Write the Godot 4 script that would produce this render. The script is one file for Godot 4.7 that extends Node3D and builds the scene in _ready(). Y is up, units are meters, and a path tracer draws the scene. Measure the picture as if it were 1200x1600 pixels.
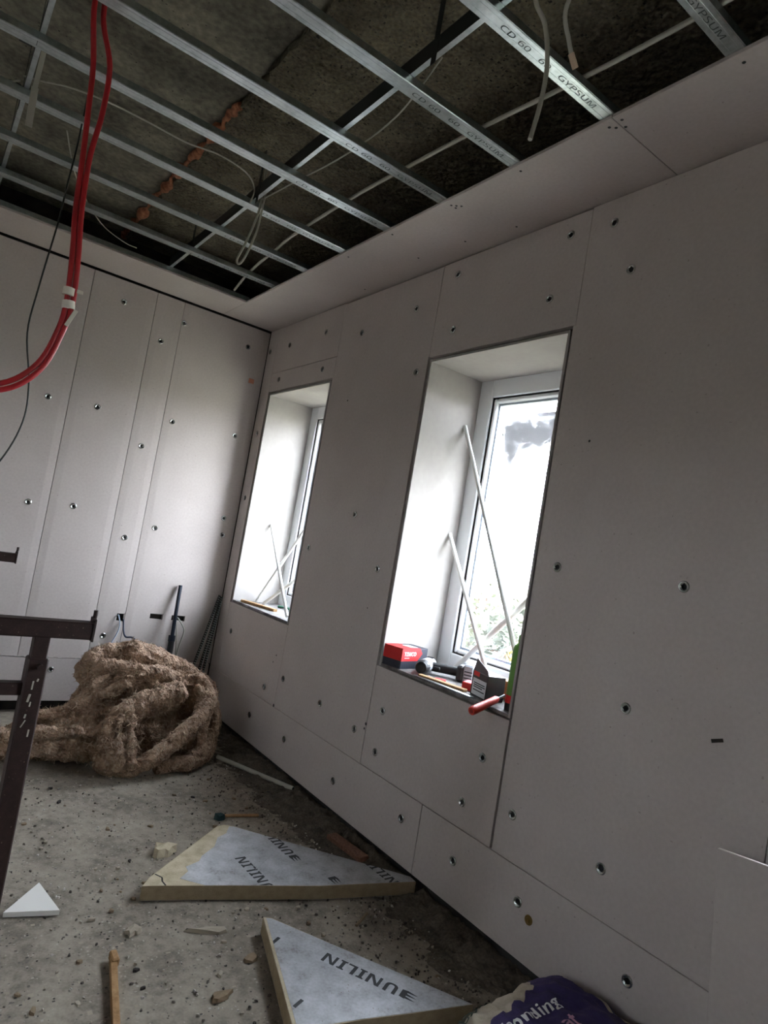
extends Node3D

# Room: window wall at x = 0 (room on the -x side), far wall at z = 0 (room on the +z side), floor y = 0.
const H := 2.82          # underside of the plasterboard ceiling border
const SLAB := 3.10       # underside of the concrete slab
const LEFT := -4.2
const REAR := 6.9
const FIX_RIGHT := [[0.052, 2.657], [0.36, 2.658], [0.856, 2.665], [1.292, 2.584], [0.893, 2.417], [0.285, 2.421], [1.789, 2.625], [2.084, 2.736], [2.115, 2.454], [1.88, 2.273], [0.084, 2.043], [2.698, 2.478], [2.758, 2.731], [2.961, 2.717], [3.066, 2.508], [2.943, 1.405], [3.431, 1.403], [3.297, 0.992], [2.728, 0.635], [2.658, 0.437], [2.914, 0.495], [3.292, 0.486], [2.659, 0.21], [2.995, 0.228], [3.429, 0.225], [0.875, 0.414], [1.09, 0.518], [0.748, 0.205], [1.22, 0.208], [1.525, 0.499], [1.87, 0.473], [2.067, 0.619], [2.062, 0.426], [1.767, 0.181], [2.319, 0.229], [1.546, 1.524], [1.115, 1.302], [0.08, 1.566], [0.253, 0.634], [1.836, 1.263]]
const FIX_BACK := [[-1.037, 2.666], [-0.634, 2.664], [-0.765, 2.493], [-0.155, 2.651], [-1.359, 1.944], [-1.07, 1.956], [-0.589, 1.983], [-0.758, 1.773], [-1.35, 1.287], [-1.096, 1.305], [-0.569, 1.249], [-0.751, 1.156], [-0.13, 1.996], [-0.099, 1.396], [-0.086, 1.274], [-1.039, 0.272], [-0.768, 0.503]]
# window openings in the boards: z0, z1, y0, y1
const WINDOWS := [[0.155, 1.03, 0.825, 2.342], [1.961, 2.84, 0.811, 2.338], [3.752, 4.63, 0.811, 2.34]]
# small unseen window in the wall opposite, sized to light the window wall: z0, z1, y0, y1
const SIDE := [3.0, 3.56, 1.35, 2.0]
const HEAP := [
	[[-0.951, 0.391, 0.500, 0.060], [-0.859, 0.469, 0.500, 0.070], [-0.718, 0.497, 0.500, 0.075], [-0.557, 0.458, 0.500, 0.075], [-0.362, 0.385, 0.500, 0.075], [-0.226, 0.290, 0.500, 0.070]],
	[[-0.888, 0.198, 0.620, 0.150], [-0.607, 0.234, 0.620, 0.180], [-0.327, 0.196, 0.620, 0.150]],
	[[-1.045, 0.221, 0.720, 0.045], [-0.927, 0.291, 0.720, 0.055], [-0.772, 0.386, 0.720, 0.060], [-0.579, 0.419, 0.720, 0.055], [-0.457, 0.384, 0.720, 0.050]],
	[[-0.910, 0.179, 1.000, 0.055], [-0.848, 0.268, 0.970, 0.060], [-0.708, 0.334, 0.930, 0.065], [-0.564, 0.369, 0.900, 0.068]],
	[[-0.926, 0.169, 0.970, 0.050], [-0.924, 0.088, 1.000, 0.045], [-0.876, 0.031, 1.030, 0.040]],
	[[-0.955, 0.141, 0.980, 0.050], [-0.902, 0.048, 1.030, 0.045], [-0.782, 0.034, 1.080, 0.042], [-0.684, 0.086, 1.100, 0.040], [-0.548, 0.178, 1.050, 0.040], [-0.417, 0.250, 0.950, 0.045], [-0.335, 0.320, 0.850, 0.050]],
	[[-0.393, 0.392, 0.700, 0.070], [-0.307, 0.311, 0.750, 0.065], [-0.276, 0.172, 0.800, 0.060], [-0.331, 0.057, 0.900, 0.055], [-0.440, 0.033, 1.020, 0.045]],
	[[-0.624, 0.031, 1.060, 0.040], [-0.482, 0.033, 1.060, 0.040]],
	[[-1.567, 0.062, 0.700, 0.080], [-1.353, 0.071, 0.750, 0.075], [-1.248, 0.090, 0.800, 0.075], [-1.108, 0.102, 0.850, 0.075], [-0.965, 0.114, 0.900, 0.080]],
	[[-1.287, 0.092, 0.620, 0.035], [-1.149, 0.157, 0.650, 0.040], [-1.003, 0.209, 0.680, 0.045], [-0.867, 0.264, 0.700, 0.050]],
	[[-1.016, 0.094, 0.700, 0.120], [-0.709, 0.085, 0.700, 0.130], [-0.422, 0.077, 0.750, 0.120]],
	[[-0.943, 0.308, 0.780, 0.022], [-0.797, 0.406, 0.800, 0.024], [-0.644, 0.460, 0.800, 0.024]],
	[[-0.655, 0.402, 0.800, 0.025], [-0.662, 0.469, 0.780, 0.012]],
	[[-0.941, 0.438, 0.660, 0.030], [-0.905, 0.470, 0.700, 0.035], [-0.733, 0.459, 0.720, 0.035], [-0.516, 0.423, 0.700, 0.030]],
	[[-0.958, 0.469, 0.550, 0.045], [-0.930, 0.507, 0.550, 0.030]],
	[[-0.738, 0.534, 0.550, 0.040], [-0.704, 0.555, 0.550, 0.030]],
	[[-0.945, 0.270, 1.080, 0.024], [-0.945, 0.165, 1.100, 0.022], [-0.911, 0.072, 1.120, 0.018]],
	[[-0.892, 0.285, 1.080, 0.022], [-0.889, 0.169, 1.120, 0.020], [-0.868, 0.060, 1.130, 0.018]],
	[[-0.839, 0.321, 1.060, 0.020], [-0.828, 0.209, 1.100, 0.018], [-0.805, 0.060, 1.140, 0.020]],
	[[-0.377, 0.424, 0.750, 0.028], [-0.310, 0.349, 0.820, 0.028], [-0.282, 0.210, 0.860, 0.024]],
	[[-0.401, 0.378, 0.860, 0.020], [-0.359, 0.205, 0.900, 0.022], [-0.386, 0.068, 0.980, 0.020]],
	[[-1.286, 0.190, 0.720, 0.020], [-1.113, 0.228, 0.740, 0.022], [-0.968, 0.288, 0.760, 0.022]],
	[[-1.349, 0.139, 0.860, 0.022], [-1.217, 0.167, 0.900, 0.024], [-1.048, 0.189, 0.940, 0.022]],
	[[-1.279, 0.064, 0.860, 0.030], [-1.110, 0.067, 0.900, 0.030], [-0.996, 0.070, 0.940, 0.030]],
	[[-0.574, 0.070, 0.860, 0.030], [-0.480, 0.158, 0.860, 0.030]],
	[[-0.900, 0.322, 0.570, 0.075], [-0.729, 0.362, 0.570, 0.075], [-0.501, 0.360, 0.570, 0.075]],
]
const CARVE := [
	[[-0.763, 0.146, 1.130, 0.038], [-0.650, 0.205, 1.080, 0.052], [-0.530, 0.287, 1.020, 0.040]],
	[[-0.704, 0.105, 0.980, 0.045], [-0.603, 0.168, 0.950, 0.060], [-0.490, 0.256, 0.920, 0.050]],
	[[-0.532, 0.407, 1.000, 0.028], [-0.467, 0.314, 0.970, 0.030]],
	[[-0.482, 0.368, 0.880, 0.035], [-0.429, 0.282, 0.860, 0.035]],
	[[-0.856, 0.421, 0.820, 0.018], [-0.755, 0.433, 0.820, 0.024], [-0.661, 0.443, 0.820, 0.015]],
	[[-1.187, 0.177, 0.780, 0.018], [-1.027, 0.215, 0.800, 0.022], [-0.941, 0.251, 0.820, 0.018]],
	[[-0.936, 0.305, 0.900, 0.016], [-0.798, 0.363, 0.900, 0.020], [-0.658, 0.387, 0.880, 0.016]],
	[[-0.983, 0.246, 1.020, 0.016], [-0.952, 0.167, 1.060, 0.014]],
	[[-0.913, 0.237, 1.100, 0.012], [-0.902, 0.074, 1.120, 0.012]],
	[[-0.873, 0.265, 1.120, 0.012], [-0.843, 0.086, 1.160, 0.012]],
	[[-0.455, 0.421, 0.860, 0.012], [-0.365, 0.273, 0.880, 0.014], [-0.345, 0.111, 0.950, 0.012]],
	[[-0.923, 0.409, 0.600, 0.014], [-0.758, 0.445, 0.620, 0.018], [-0.551, 0.440, 0.620, 0.014]],
	[[-0.601, 0.059, 1.120, 0.012], [-0.467, 0.131, 1.050, 0.014], [-0.391, 0.212, 0.980, 0.012]],
	[[-1.326, 0.151, 0.880, 0.012], [-1.164, 0.182, 0.920, 0.014], [-1.024, 0.201, 0.960, 0.012]],
]

var M := {}
var names := {}
var rng := RandomNumberGenerator.new()

# ---------------------------------------------------------------- nodes
func numbered(called: String) -> String:
	names[called] = names.get(called, -1) + 1
	return called if names[called] == 0 else "%s_%03d" % [called, names[called]]

func thing(called: String, label: String, category: String, at := Vector3.ZERO, group := "") -> Node3D:
	var o := Node3D.new()
	o.name = numbered(called)
	add_child(o)
	o.position = at
	tag(o, label, category, group)
	return o

func tag(o: Node, label: String, category: String, group := "") -> void:
	o.set_meta("label", label)
	o.set_meta("category", category)
	if group:
		o.set_meta("group", group)

func newst() -> SurfaceTool:
	var st := SurfaceTool.new()
	st.begin(Mesh.PRIMITIVE_TRIANGLES)
	return st

func inst(mesh: Mesh, called: String, m: Material, parent: Node = null) -> MeshInstance3D:
	var o := MeshInstance3D.new()
	o.mesh = mesh
	o.material_override = m
	o.cast_shadow = GeometryInstance3D.SHADOW_CASTING_SETTING_ON
	if parent == null:
		o.name = numbered(called)
		add_child(o)
	else:
		o.name = called
		parent.add_child(o, true)
	return o

func done(st: SurfaceTool, called: String, m: Material, parent: Node = null) -> MeshInstance3D:
	st.generate_normals()
	return inst(st.commit(), called, m, parent)

func single(st: SurfaceTool, called: String, m: Material, label: String, category: String, group := "") -> MeshInstance3D:
	var o := done(st, called, m)
	tag(o, label, category, group)
	return o

func struct(st: SurfaceTool, called: String, m: Material, label: String, category: String) -> MeshInstance3D:
	var o := done(st, called, m)
	o.set_meta("kind", "structure")
	tag(o, label, category)
	return o

# ---------------------------------------------------------------- shapes
func poly(st: SurfaceTool, pts: Array, outward: Vector3, smooth := -1) -> void:
	var p: Array = pts.duplicate()
	var n: Vector3 = (p[0] - p[2]).cross(p[0] - p[1])
	if n.dot(outward) < 0.0:
		p.reverse()
	st.set_smooth_group(smooth)
	for i in range(1, p.size() - 1):
		for q in [p[0], p[i], p[i + 1]]:
			st.add_vertex(q)

func quad_uv(st: SurfaceTool, a: Vector3, b: Vector3, c: Vector3, d: Vector3) -> void:
	# a top-left, b top-right, c bottom-right, d bottom-left as seen from the front
	st.set_smooth_group(-1)
	for q in [[a, Vector2(0, 0)], [b, Vector2(1, 0)], [c, Vector2(1, 1)], [a, Vector2(0, 0)], [c, Vector2(1, 1)], [d, Vector2(0, 1)]]:
		st.set_uv(q[1])
		st.add_vertex(q[0])

func cbox(st: SurfaceTool, c: Vector3, s: Vector3, ch := 0.0, b := Basis.IDENTITY) -> void:
	var h := s * 0.5
	ch = minf(ch, minf(h.x, minf(h.y, h.z)) * 0.9)
	for ax in 3:
		var u := (ax + 1) % 3
		var v := (ax + 2) % 3
		for sg in [-1.0, 1.0]:
			var f := []
			for k in [[-1, -1], [1, -1], [1, 1], [-1, 1]]:
				var q := Vector3.ZERO
				q[ax] = sg * h[ax]
				q[u] = k[0] * (h[u] - ch)
				q[v] = k[1] * (h[v] - ch)
				f.append(c + b * q)
			var o := Vector3.ZERO
			o[ax] = sg
			poly(st, f, b * o)
	if ch <= 0.0:
		return
	for ax in 3:
		var u := (ax + 1) % 3
		var v := (ax + 2) % 3
		for su in [-1.0, 1.0]:
			for sv in [-1.0, 1.0]:
				var f := []
				for k in [[-1, 0], [1, 0], [1, 1], [-1, 1]]:
					var q := Vector3.ZERO
					q[ax] = k[0] * (h[ax] - ch)
					q[u] = su * (h[u] - (ch if k[1] == 1 else 0.0))
					q[v] = sv * (h[v] - (0.0 if k[1] == 1 else ch))
					f.append(c + b * q)
				var o := Vector3.ZERO
				o[u] = su
				o[v] = sv
				poly(st, f, b * o)
	for sx in [-1.0, 1.0]:
		for sy in [-1.0, 1.0]:
			for sz in [-1.0, 1.0]:
				var sg := Vector3(sx, sy, sz)
				var f := []
				for ax in 3:
					var q := (h - Vector3.ONE * ch) * sg
					q[ax] = h[ax] * sg[ax]
					f.append(c + b * q)
				poly(st, f, b * sg)

func span(st: SurfaceTool, lo: Vector3, hi: Vector3, ch := 0.0) -> void:
	cbox(st, (lo + hi) * 0.5, (hi - lo).abs(), ch)

func smoothed(pts: Array, per := 6) -> Array:
	var out := []
	for i in pts.size() - 1:
		var a: Vector3 = pts[maxi(i - 1, 0)]
		var b: Vector3 = pts[i]
		var c: Vector3 = pts[i + 1]
		var d: Vector3 = pts[mini(i + 2, pts.size() - 1)]
		for k in per:
			out.append(b.cubic_interpolate(c, a, d, k / float(per)))
	out.append(pts[-1])
	return out

func tube(st: SurfaceTool, pts: Array, r, sides := 8, caps := true) -> void:
	# r is a number or one radius per point
	var n := pts.size()
	var rings := []
	var t0: Vector3 = (pts[1] - pts[0]).normalized()
	var nrm := t0.cross(Vector3.UP if absf(t0.y) < 0.9 else Vector3.RIGHT).normalized()
	for i in n:
		var t: Vector3 = (pts[mini(i + 1, n - 1)] - pts[maxi(i - 1, 0)]).normalized()
		nrm = (nrm - t * nrm.dot(t)).normalized()
		var bi := t.cross(nrm)
		var rad: float = r[i] if r is Array else r
		var ring := []
		for k in sides:
			var a := TAU * k / sides
			ring.append(pts[i] + (nrm * cos(a) + bi * sin(a)) * rad)
		rings.append(ring)
	for i in n - 1:
		for k in sides:
			var k2 := (k + 1) % sides
			var mid: Vector3 = (rings[i][k] + rings[i + 1][k2]) * 0.5 - (pts[i] + pts[i + 1]) * 0.5
			poly(st, [rings[i][k], rings[i][k2], rings[i + 1][k2], rings[i + 1][k]], mid, 0)
	if caps:
		poly(st, rings[0], pts[0] - pts[1], -1)
		poly(st, rings[-1], pts[-1] - pts[-2], -1)

func lathe(st: SurfaceTool, prof: Array, sides := 16, b := Basis.IDENTITY, o := Vector3.ZERO) -> void:
	# prof: [radius, height] pairs along the local y axis
	for i in prof.size() - 1:
		var nr: Vector2 = Vector2(prof[i + 1][1] - prof[i][1], prof[i][0] - prof[i + 1][0])
		for k in sides:
			var f := []
			for q in [[i, k], [i, k + 1], [i + 1, k + 1], [i + 1, k]]:
				var a: float = TAU * q[1] / sides
				var rr: float = prof[q[0]][0]
				f.append(o + b * Vector3(cos(a) * rr, prof[q[0]][1], sin(a) * rr))
			var am := TAU * (k + 0.5) / sides
			var outw: Vector3 = b * Vector3(cos(am) * nr.x, nr.y, sin(am) * nr.x)
			if prof[i][0] < 1e-6:
				poly(st, [f[0], f[2], f[3]], outw, -1)
			elif prof[i + 1][0] < 1e-6:
				poly(st, [f[0], f[1], f[2]], outw, -1)
			else:
				poly(st, f, outw, -1)

func prism(st: SurfaceTool, pts: PackedVector2Array, y0: float, y1: float) -> void:
	# a plan outline (x, z) between two heights
	var idx := Geometry2D.triangulate_polygon(pts)
	for i in range(0, idx.size(), 3):
		for y in [[y0, Vector3.DOWN], [y1, Vector3.UP]]:
			var f := []
			for k in 3:
				var q := pts[idx[i + k]]
				f.append(Vector3(q.x, y[0], q.y))
			poly(st, f, y[1])
	var cw := Geometry2D.is_polygon_clockwise(pts)
	for i in pts.size():
		var a := pts[i]
		var c := pts[(i + 1) % pts.size()]
		var o := Vector3(c.y - a.y, 0, -(c.x - a.x)) * (-1.0 if cw else 1.0)
		poly(st, [Vector3(a.x, y0, a.y), Vector3(c.x, y0, c.y), Vector3(c.x, y1, c.y), Vector3(a.x, y1, a.y)], o)

func chunk(st: SurfaceTool, s: Vector3, seed_: int, n := 7, jag := 0.3) -> void:
	# an irregular flat broken lump of about size s standing on y = 0
	var r := RandomNumberGenerator.new()
	r.seed = seed_
	var lo := []
	var hi := []
	for k in n:
		var a := TAU * (k + r.randf_range(-0.3, 0.3)) / n
		var f := 1.0 - jag * r.randf()
		lo.append(Vector3(cos(a) * s.x * 0.5 * f, 0, sin(a) * s.z * 0.5 * f))
		var g := f * r.randf_range(0.72, 0.98)
		hi.append(Vector3(cos(a) * s.x * 0.5 * g, s.y * r.randf_range(0.6, 1.0), sin(a) * s.z * 0.5 * g))
	var top := Vector3(0, s.y, 0)
	for k in n:
		var k2 := (k + 1) % n
		poly(st, [lo[k], lo[k2], hi[k2]], (lo[k] + lo[k2]))
		poly(st, [lo[k], hi[k2], hi[k]], (lo[k] + lo[k2]))
		poly(st, [hi[k], hi[k2], top], Vector3.UP)
		poly(st, [lo[k], lo[k2], Vector3.ZERO], Vector3.DOWN)

func glyphs(s: String, weight := 700) -> Array:
	# front triangles of a line of lettering, scaled to cap height 1, starting at x = 0
	var f := SystemFont.new()
	f.font_names = PackedStringArray(["Droid Sans"])
	f.font_weight = weight
	var t := TextMesh.new()
	t.text = s
	t.font = f
	t.font_size = 64
	t.pixel_size = 0.01
	t.depth = 0.02
	t.horizontal_alignment = HORIZONTAL_ALIGNMENT_LEFT
	var a := t.get_mesh_arrays()
	var v: PackedVector3Array = a[Mesh.ARRAY_VERTEX]
	var ix: PackedInt32Array = a[Mesh.ARRAY_INDEX]
	var out := []
	var zmax := -1.0
	var lo := Vector2(1e9, 1e9)
	var hi := Vector2(-1e9, -1e9)
	for q in v:
		zmax = maxf(zmax, q.z)
		lo = lo.min(Vector2(q.x, q.y))
		hi = hi.max(Vector2(q.x, q.y))
	var count := ix.size() if ix.size() else v.size()
	for i in range(0, count, 3):
		var tri := []
		var front := true
		for k in 3:
			var q: Vector3 = v[ix[i + k]] if ix.size() else v[i + k]
			front = front and q.z > zmax - 1e-4
			tri.append((Vector2(q.x, q.y) - lo) / (hi.y - lo.y))
		if front:
			out.append(tri)
	return out

func lettering(st: SurfaceTool, s: String, o: Vector3, r: Vector3, u: Vector3, cap: float, width := 0.0, weight := 700) -> void:
	# lettering on a plane through o, r along the line, u up the letters
	var tris := glyphs(s, weight)
	var w := 0.0
	for t in tris:
		for q in t:
			w = maxf(w, q.x)
	var sx := cap if width <= 0.0 else width / w
	for t in tris:
		var f := []
		for q in t:
			f.append(o + r * (q.x * sx) + u * (q.y * cap))
		poly(st, f, r.cross(u))

func printed(st: SurfaceTool, tris: Array, o: Vector2, r: Vector2, u: Vector2, sx: float, sy: float, outline: PackedVector2Array, y: float) -> void:
	# flat print on a level face, cut off at the outline of the face
	for t in tris:
		var p := PackedVector2Array()
		for q in t:
			p.append(o + r * (q.x * sx) + u * (q.y * sy))
		for piece in Geometry2D.intersect_polygons(p, outline):
			for i in range(1, piece.size() - 1):
				poly(st, [Vector3(piece[0].x, y, piece[0].y), Vector3(piece[i].x, y, piece[i].y), Vector3(piece[i + 1].x, y, piece[i + 1].y)], Vector3.UP)

# ---------------------------------------------------------------- materials
func mat(c: Color, rough := 0.9, metal := 0.0) -> StandardMaterial3D:
	var m := StandardMaterial3D.new()
	m.albedo_color = c
	m.roughness = rough
	m.metallic = metal
	return m

func noise_img(size: int, seed_: int, freq: float, oct := 4, type := FastNoiseLite.TYPE_SIMPLEX_SMOOTH) -> Image:
	var n := FastNoiseLite.new()
	n.seed = seed_
	n.frequency = freq
	n.noise_type = type
	n.fractal_octaves = oct
	return n.get_seamless_image(size, size)

func blend_tex(size: int, stops: Array, layers: Array, specks := [], seed_ := 1) -> ImageTexture:
	# a colour ramp driven by a sum of noise layers [seed, freq, octaves, weight]; specks [count, radius, colour]
	var imgs := []
	for l in layers:
		imgs.append([noise_img(size, l[0], l[1], l[2]).get_data(), l[3]])
	var g := Gradient.new()
	g.offsets = PackedFloat32Array(range(stops.size()).map(func(i): return i / float(stops.size() - 1)))
	g.colors = PackedColorArray(stops)
	var lut := []
	for i in 256:
		lut.append(g.sample(i / 255.0))
	var im := Image.create(size, size, false, Image.FORMAT_RGB8)
	var data := PackedByteArray()
	data.resize(size * size * 3)
	for i in size * size:
		var v := 0.0
		for l in imgs:
			v += l[0][i] * l[1]
		var c: Color = lut[clampi(int(v), 0, 255)]
		data[i * 3] = int(c.r * 255)
		data[i * 3 + 1] = int(c.g * 255)
		data[i * 3 + 2] = int(c.b * 255)
	im = Image.create_from_data(size, size, false, Image.FORMAT_RGB8, data)
	var r := RandomNumberGenerator.new()
	r.seed = seed_
	for s in specks:
		for k in s[0]:
			var w := maxi(1, int(s[1] * r.randf_range(0.4, 1.6)))
			var h := maxi(1, int(s[1] * r.randf_range(0.4, 1.6)))
			im.fill_rect(Rect2i(r.randi_range(0, size - w), r.randi_range(0, size - h), w, h), s[2].lerp(im.get_pixel(r.randi_range(0, size - 1), r.randi_range(0, size - 1)), r.randf() * 0.6))
	return ImageTexture.create_from_image(im)

func bump_tex(size: int, seed_: int, freq: float, oct := 5) -> ImageTexture:
	var im := noise_img(size, seed_, freq, oct)
	return ImageTexture.create_from_image(im)

func triplanar(m: StandardMaterial3D, scale_: float, local := false) -> StandardMaterial3D:
	m.uv1_triplanar = true
	m.uv1_world_triplanar = not local
	m.uv1_scale = Vector3.ONE * scale_
	return m

func relief(m: StandardMaterial3D, t: Texture2D, cm: float) -> StandardMaterial3D:
	m.heightmap_enabled = true
	m.heightmap_texture = t
	m.heightmap_scale = cm
	return m

func textured(t: Texture2D, scale_: float, rough := 0.9, metal := 0.0, local := false) -> StandardMaterial3D:
	var m := mat(Color.WHITE, rough, metal)
	m.albedo_texture = t
	return triplanar(m, scale_, local)

func make_materials() -> void:
	M.board = textured(blend_tex(512, [Color(0.715, 0.682, 0.660), Color(0.745, 0.712, 0.690), Color(0.775, 0.744, 0.722)], [[3, 0.006, 4, 0.45], [5, 0.12, 3, 0.55]], [[160, 2, Color(0.62, 0.585, 0.555)]]), 0.8, 0.95)
	M.lining_dimmed = textured(blend_tex(256, [Color(0.60, 0.582, 0.565), Color(0.665, 0.648, 0.63)], [[4, 0.012, 4, 0.7], [6, 0.1, 2, 0.3]]), 0.9, 0.9)  # same board paper, darkened in colour to hold down daylight in the reveals
	M.sill = textured(blend_tex(256, [Color(0.22, 0.21, 0.20), Color(0.42, 0.41, 0.40), Color(0.62, 0.61, 0.60)], [[7, 0.02, 5, 0.7], [9, 0.1, 2, 0.3]]), 2.5, 0.7)
	M.gypsum = mat(Color(0.86, 0.85, 0.82), 0.95)
	M.core = textured(blend_tex(256, [Color(0.10, 0.10, 0.11), Color(0.20, 0.19, 0.18), Color(0.28, 0.26, 0.24)], [[8, 0.03, 4, 1.0]]), 1.0, 0.95)
	M.concrete = relief(textured(blend_tex(1024, [Color(0.22, 0.20, 0.175), Color(0.40, 0.37, 0.325), Color(0.53, 0.495, 0.44), Color(0.60, 0.565, 0.505), Color(0.70, 0.665, 0.605)], [[11, 0.006, 5, 0.42], [12, 0.035, 4, 0.36], [13, 0.16, 3, 0.22]], [[2600, 3, Color(0.66, 0.63, 0.58)], [2200, 3, Color(0.22, 0.205, 0.19)], [420, 6, Color(0.60, 0.56, 0.49)]]), 0.55, 0.95), bump_tex(512, 14, 0.05), 0.25)
	M.slab = relief(textured(blend_tex(1024, [Color(0.21, 0.20, 0.175), Color(0.36, 0.35, 0.305), Color(0.49, 0.475, 0.415), Color(0.61, 0.59, 0.52)], [[21, 0.005, 5, 0.55], [22, 0.04, 4, 0.45]], [[900, 3, Color(0.46, 0.43, 0.36)], [900, 3, Color(0.14, 0.13, 0.11)]]), 0.6, 0.97), bump_tex(512, 23, 0.03), 0.8)
	M.slab_rough = relief(textured(blend_tex(1024, [Color(0.16, 0.145, 0.12), Color(0.32, 0.30, 0.245), Color(0.44, 0.415, 0.34), Color(0.58, 0.535, 0.44)], [[24, 0.008, 5, 0.45], [25, 0.07, 4, 0.55]], [[3600, 4, Color(0.45, 0.40, 0.30)], [2200, 5, Color(0.12, 0.11, 0.09)]]), 0.7, 0.97), bump_tex(512, 26, 0.06), 1.6)
	M.galv = textured(blend_tex(256, [Color(0.62, 0.66, 0.66), Color(0.74, 0.775, 0.775), Color(0.82, 0.85, 0.85)], [[31, 0.02, 3, 0.6], [32, 0.1, 2, 0.4]]), 2.0, 0.31, 0.95)
	M.galv_dull_shaded = mat(Color(0.22, 0.235, 0.235), 0.5, 0.7)  # dull hangers and bead flanges; dark tone also paints shade on runner sides
	M.ink = mat(Color(0.10, 0.11, 0.12), 0.8)
	M.faint_ink = mat(Color(0.34, 0.37, 0.37), 0.6, 0.3)
	M.white_ink = mat(Color(0.92, 0.92, 0.92), 0.7)
	M.zinc = mat(Color(0.74, 0.76, 0.75), 0.27, 0.95)
	M.zinc_dark = mat(Color(0.23, 0.24, 0.24), 0.45, 0.7)
	M.pvc = mat(Color(0.90, 0.91, 0.92), 0.35)
	M.gasket = mat(Color(0.04, 0.04, 0.045), 0.6)
	M.spacer = mat(Color(0.55, 0.58, 0.62), 0.4, 0.7)
	M.conduit = mat(Color(0.88, 0.88, 0.86), 0.4)
	M.cable_white = mat(Color(0.66, 0.65, 0.60), 0.5)
	M.cable_red = mat(Color(0.66, 0.13, 0.16), 0.42)
	M.cable_dark = mat(Color(0.10, 0.13, 0.12), 0.5)
	M.tape = mat(Color(0.85, 0.83, 0.78), 0.7)
	M.foam_brown = textured(blend_tex(256, [Color(0.36, 0.20, 0.13), Color(0.62, 0.40, 0.28), Color(0.78, 0.56, 0.42)], [[41, 0.03, 4, 1.0]]), 4.0, 0.95)
	M.rust = textured(blend_tex(512, [Color(0.085, 0.052, 0.045), Color(0.145, 0.085, 0.072), Color(0.19, 0.118, 0.10), Color(0.27, 0.19, 0.16)], [[51, 0.02, 5, 0.6], [52, 0.12, 3, 0.4]], [[120, 4, Color(0.42, 0.38, 0.34)]]), 3.0, 0.55, 0.25)
	M.plaster_splash = mat(Color(0.62, 0.60, 0.55), 0.9)
	M.pir = textured(blend_tex(256, [Color(0.52, 0.46, 0.36), Color(0.60, 0.54, 0.43), Color(0.66, 0.60, 0.49)], [[61, 0.03, 4, 0.6], [62, 0.16, 2, 0.4]]), 4.0, 0.95)
	M.pir_pale = textured(blend_tex(256, [Color(0.60, 0.55, 0.44), Color(0.72, 0.67, 0.56), Color(0.80, 0.76, 0.66)], [[63, 0.02, 4, 0.7], [64, 0.16, 2, 0.3]]), 3.0, 0.95)
	M.foil = relief(textured(blend_tex(512, [Color(0.44, 0.43, 0.41), Color(0.62, 0.625, 0.63), Color(0.70, 0.71, 0.72), Color(0.75, 0.76, 0.775)], [[65, 0.010, 5, 0.65], [66, 0.07, 3, 0.35]], [[120, 3, Color(0.45, 0.41, 0.35)]]), 2.0, 0.42, 0.35), bump_tex(256, 67, 0.03), 0.12)
	M.foil_print = mat(Color(0.11, 0.125, 0.13), 0.6)
	M.timber = textured(blend_tex(256, [Color(0.46, 0.33, 0.20), Color(0.60, 0.46, 0.30), Color(0.70, 0.57, 0.40)], [[71, 0.03, 4, 0.7], [72, 0.15, 2, 0.3]]), 3.0, 0.85)
	M.red_brick = textured(blend_tex(256, [Color(0.34, 0.23, 0.18), Color(0.46, 0.33, 0.26), Color(0.54, 0.41, 0.33)], [[73, 0.05, 4, 1.0]]), 5.0, 0.95)
	M.chip = mat(Color(0.62, 0.58, 0.51), 0.95)
	M.chip_tan = mat(Color(0.50, 0.43, 0.34), 0.95)
	M.chip_dark = mat(Color(0.17, 0.155, 0.14), 0.95)
	M.soil = relief(textured(blend_tex(512, [Color(0.15, 0.135, 0.115), Color(0.28, 0.255, 0.215), Color(0.40, 0.365, 0.31), Color(0.53, 0.49, 0.42)], [[81, 0.02, 5, 0.5], [82, 0.12, 3, 0.5]], [[500, 3, Color(0.45, 0.42, 0.36)]]), 1.2, 1.0), bump_tex(256, 83, 0.08), 1.0)
	M.green_rag = mat(Color(0.12, 0.22, 0.22), 0.9)
	M.wool = mat(Color.WHITE, 1.0)
	M.wool.vertex_color_use_as_albedo = true
	relief(triplanar(M.wool, 3.0), bump_tex(512, 91, 0.035, 5), 1.5)
	M.fibre = mat(Color(0.66, 0.53, 0.39), 1.0)
	M.pole_blue = mat(Color(0.13, 0.15, 0.19), 0.35, 0.6)
	M.black = mat(Color(0.035, 0.037, 0.045), 0.55)
	M.black_gloss = mat(Color(0.04, 0.045, 0.06), 0.35)
	M.grey_plastic = mat(Color(0.62, 0.64, 0.66), 0.45)
	M.red_card = mat(Color(0.78, 0.07, 0.08), 0.55)
	M.navy_card = mat(Color(0.13, 0.15, 0.20), 0.55)
	M.handle_red = mat(Color(0.80, 0.22, 0.15), 0.45)
	M.green_can = mat(Color(0.36, 0.58, 0.22), 0.4)
	M.label_white = mat(Color(0.82, 0.83, 0.84), 0.7)
	M.sack_cream = textured(blend_tex(256, [Color(0.60, 0.55, 0.47), Color(0.74, 0.70, 0.62), Color(0.80, 0.77, 0.70)], [[101, 0.02, 4, 0.7], [102, 0.1, 2, 0.3]]), 3.0, 0.8)
	M.sack_purple = textured(blend_tex(512, [Color(0.12, 0.095, 0.22), Color(0.20, 0.155, 0.35), Color(0.25, 0.20, 0.42), Color(0.42, 0.39, 0.48)], [[103, 0.012, 5, 0.5], [104, 0.09, 3, 0.3]], [[220, 2, Color(0.5, 0.47, 0.5)]]), 3.0, 0.7)
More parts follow.
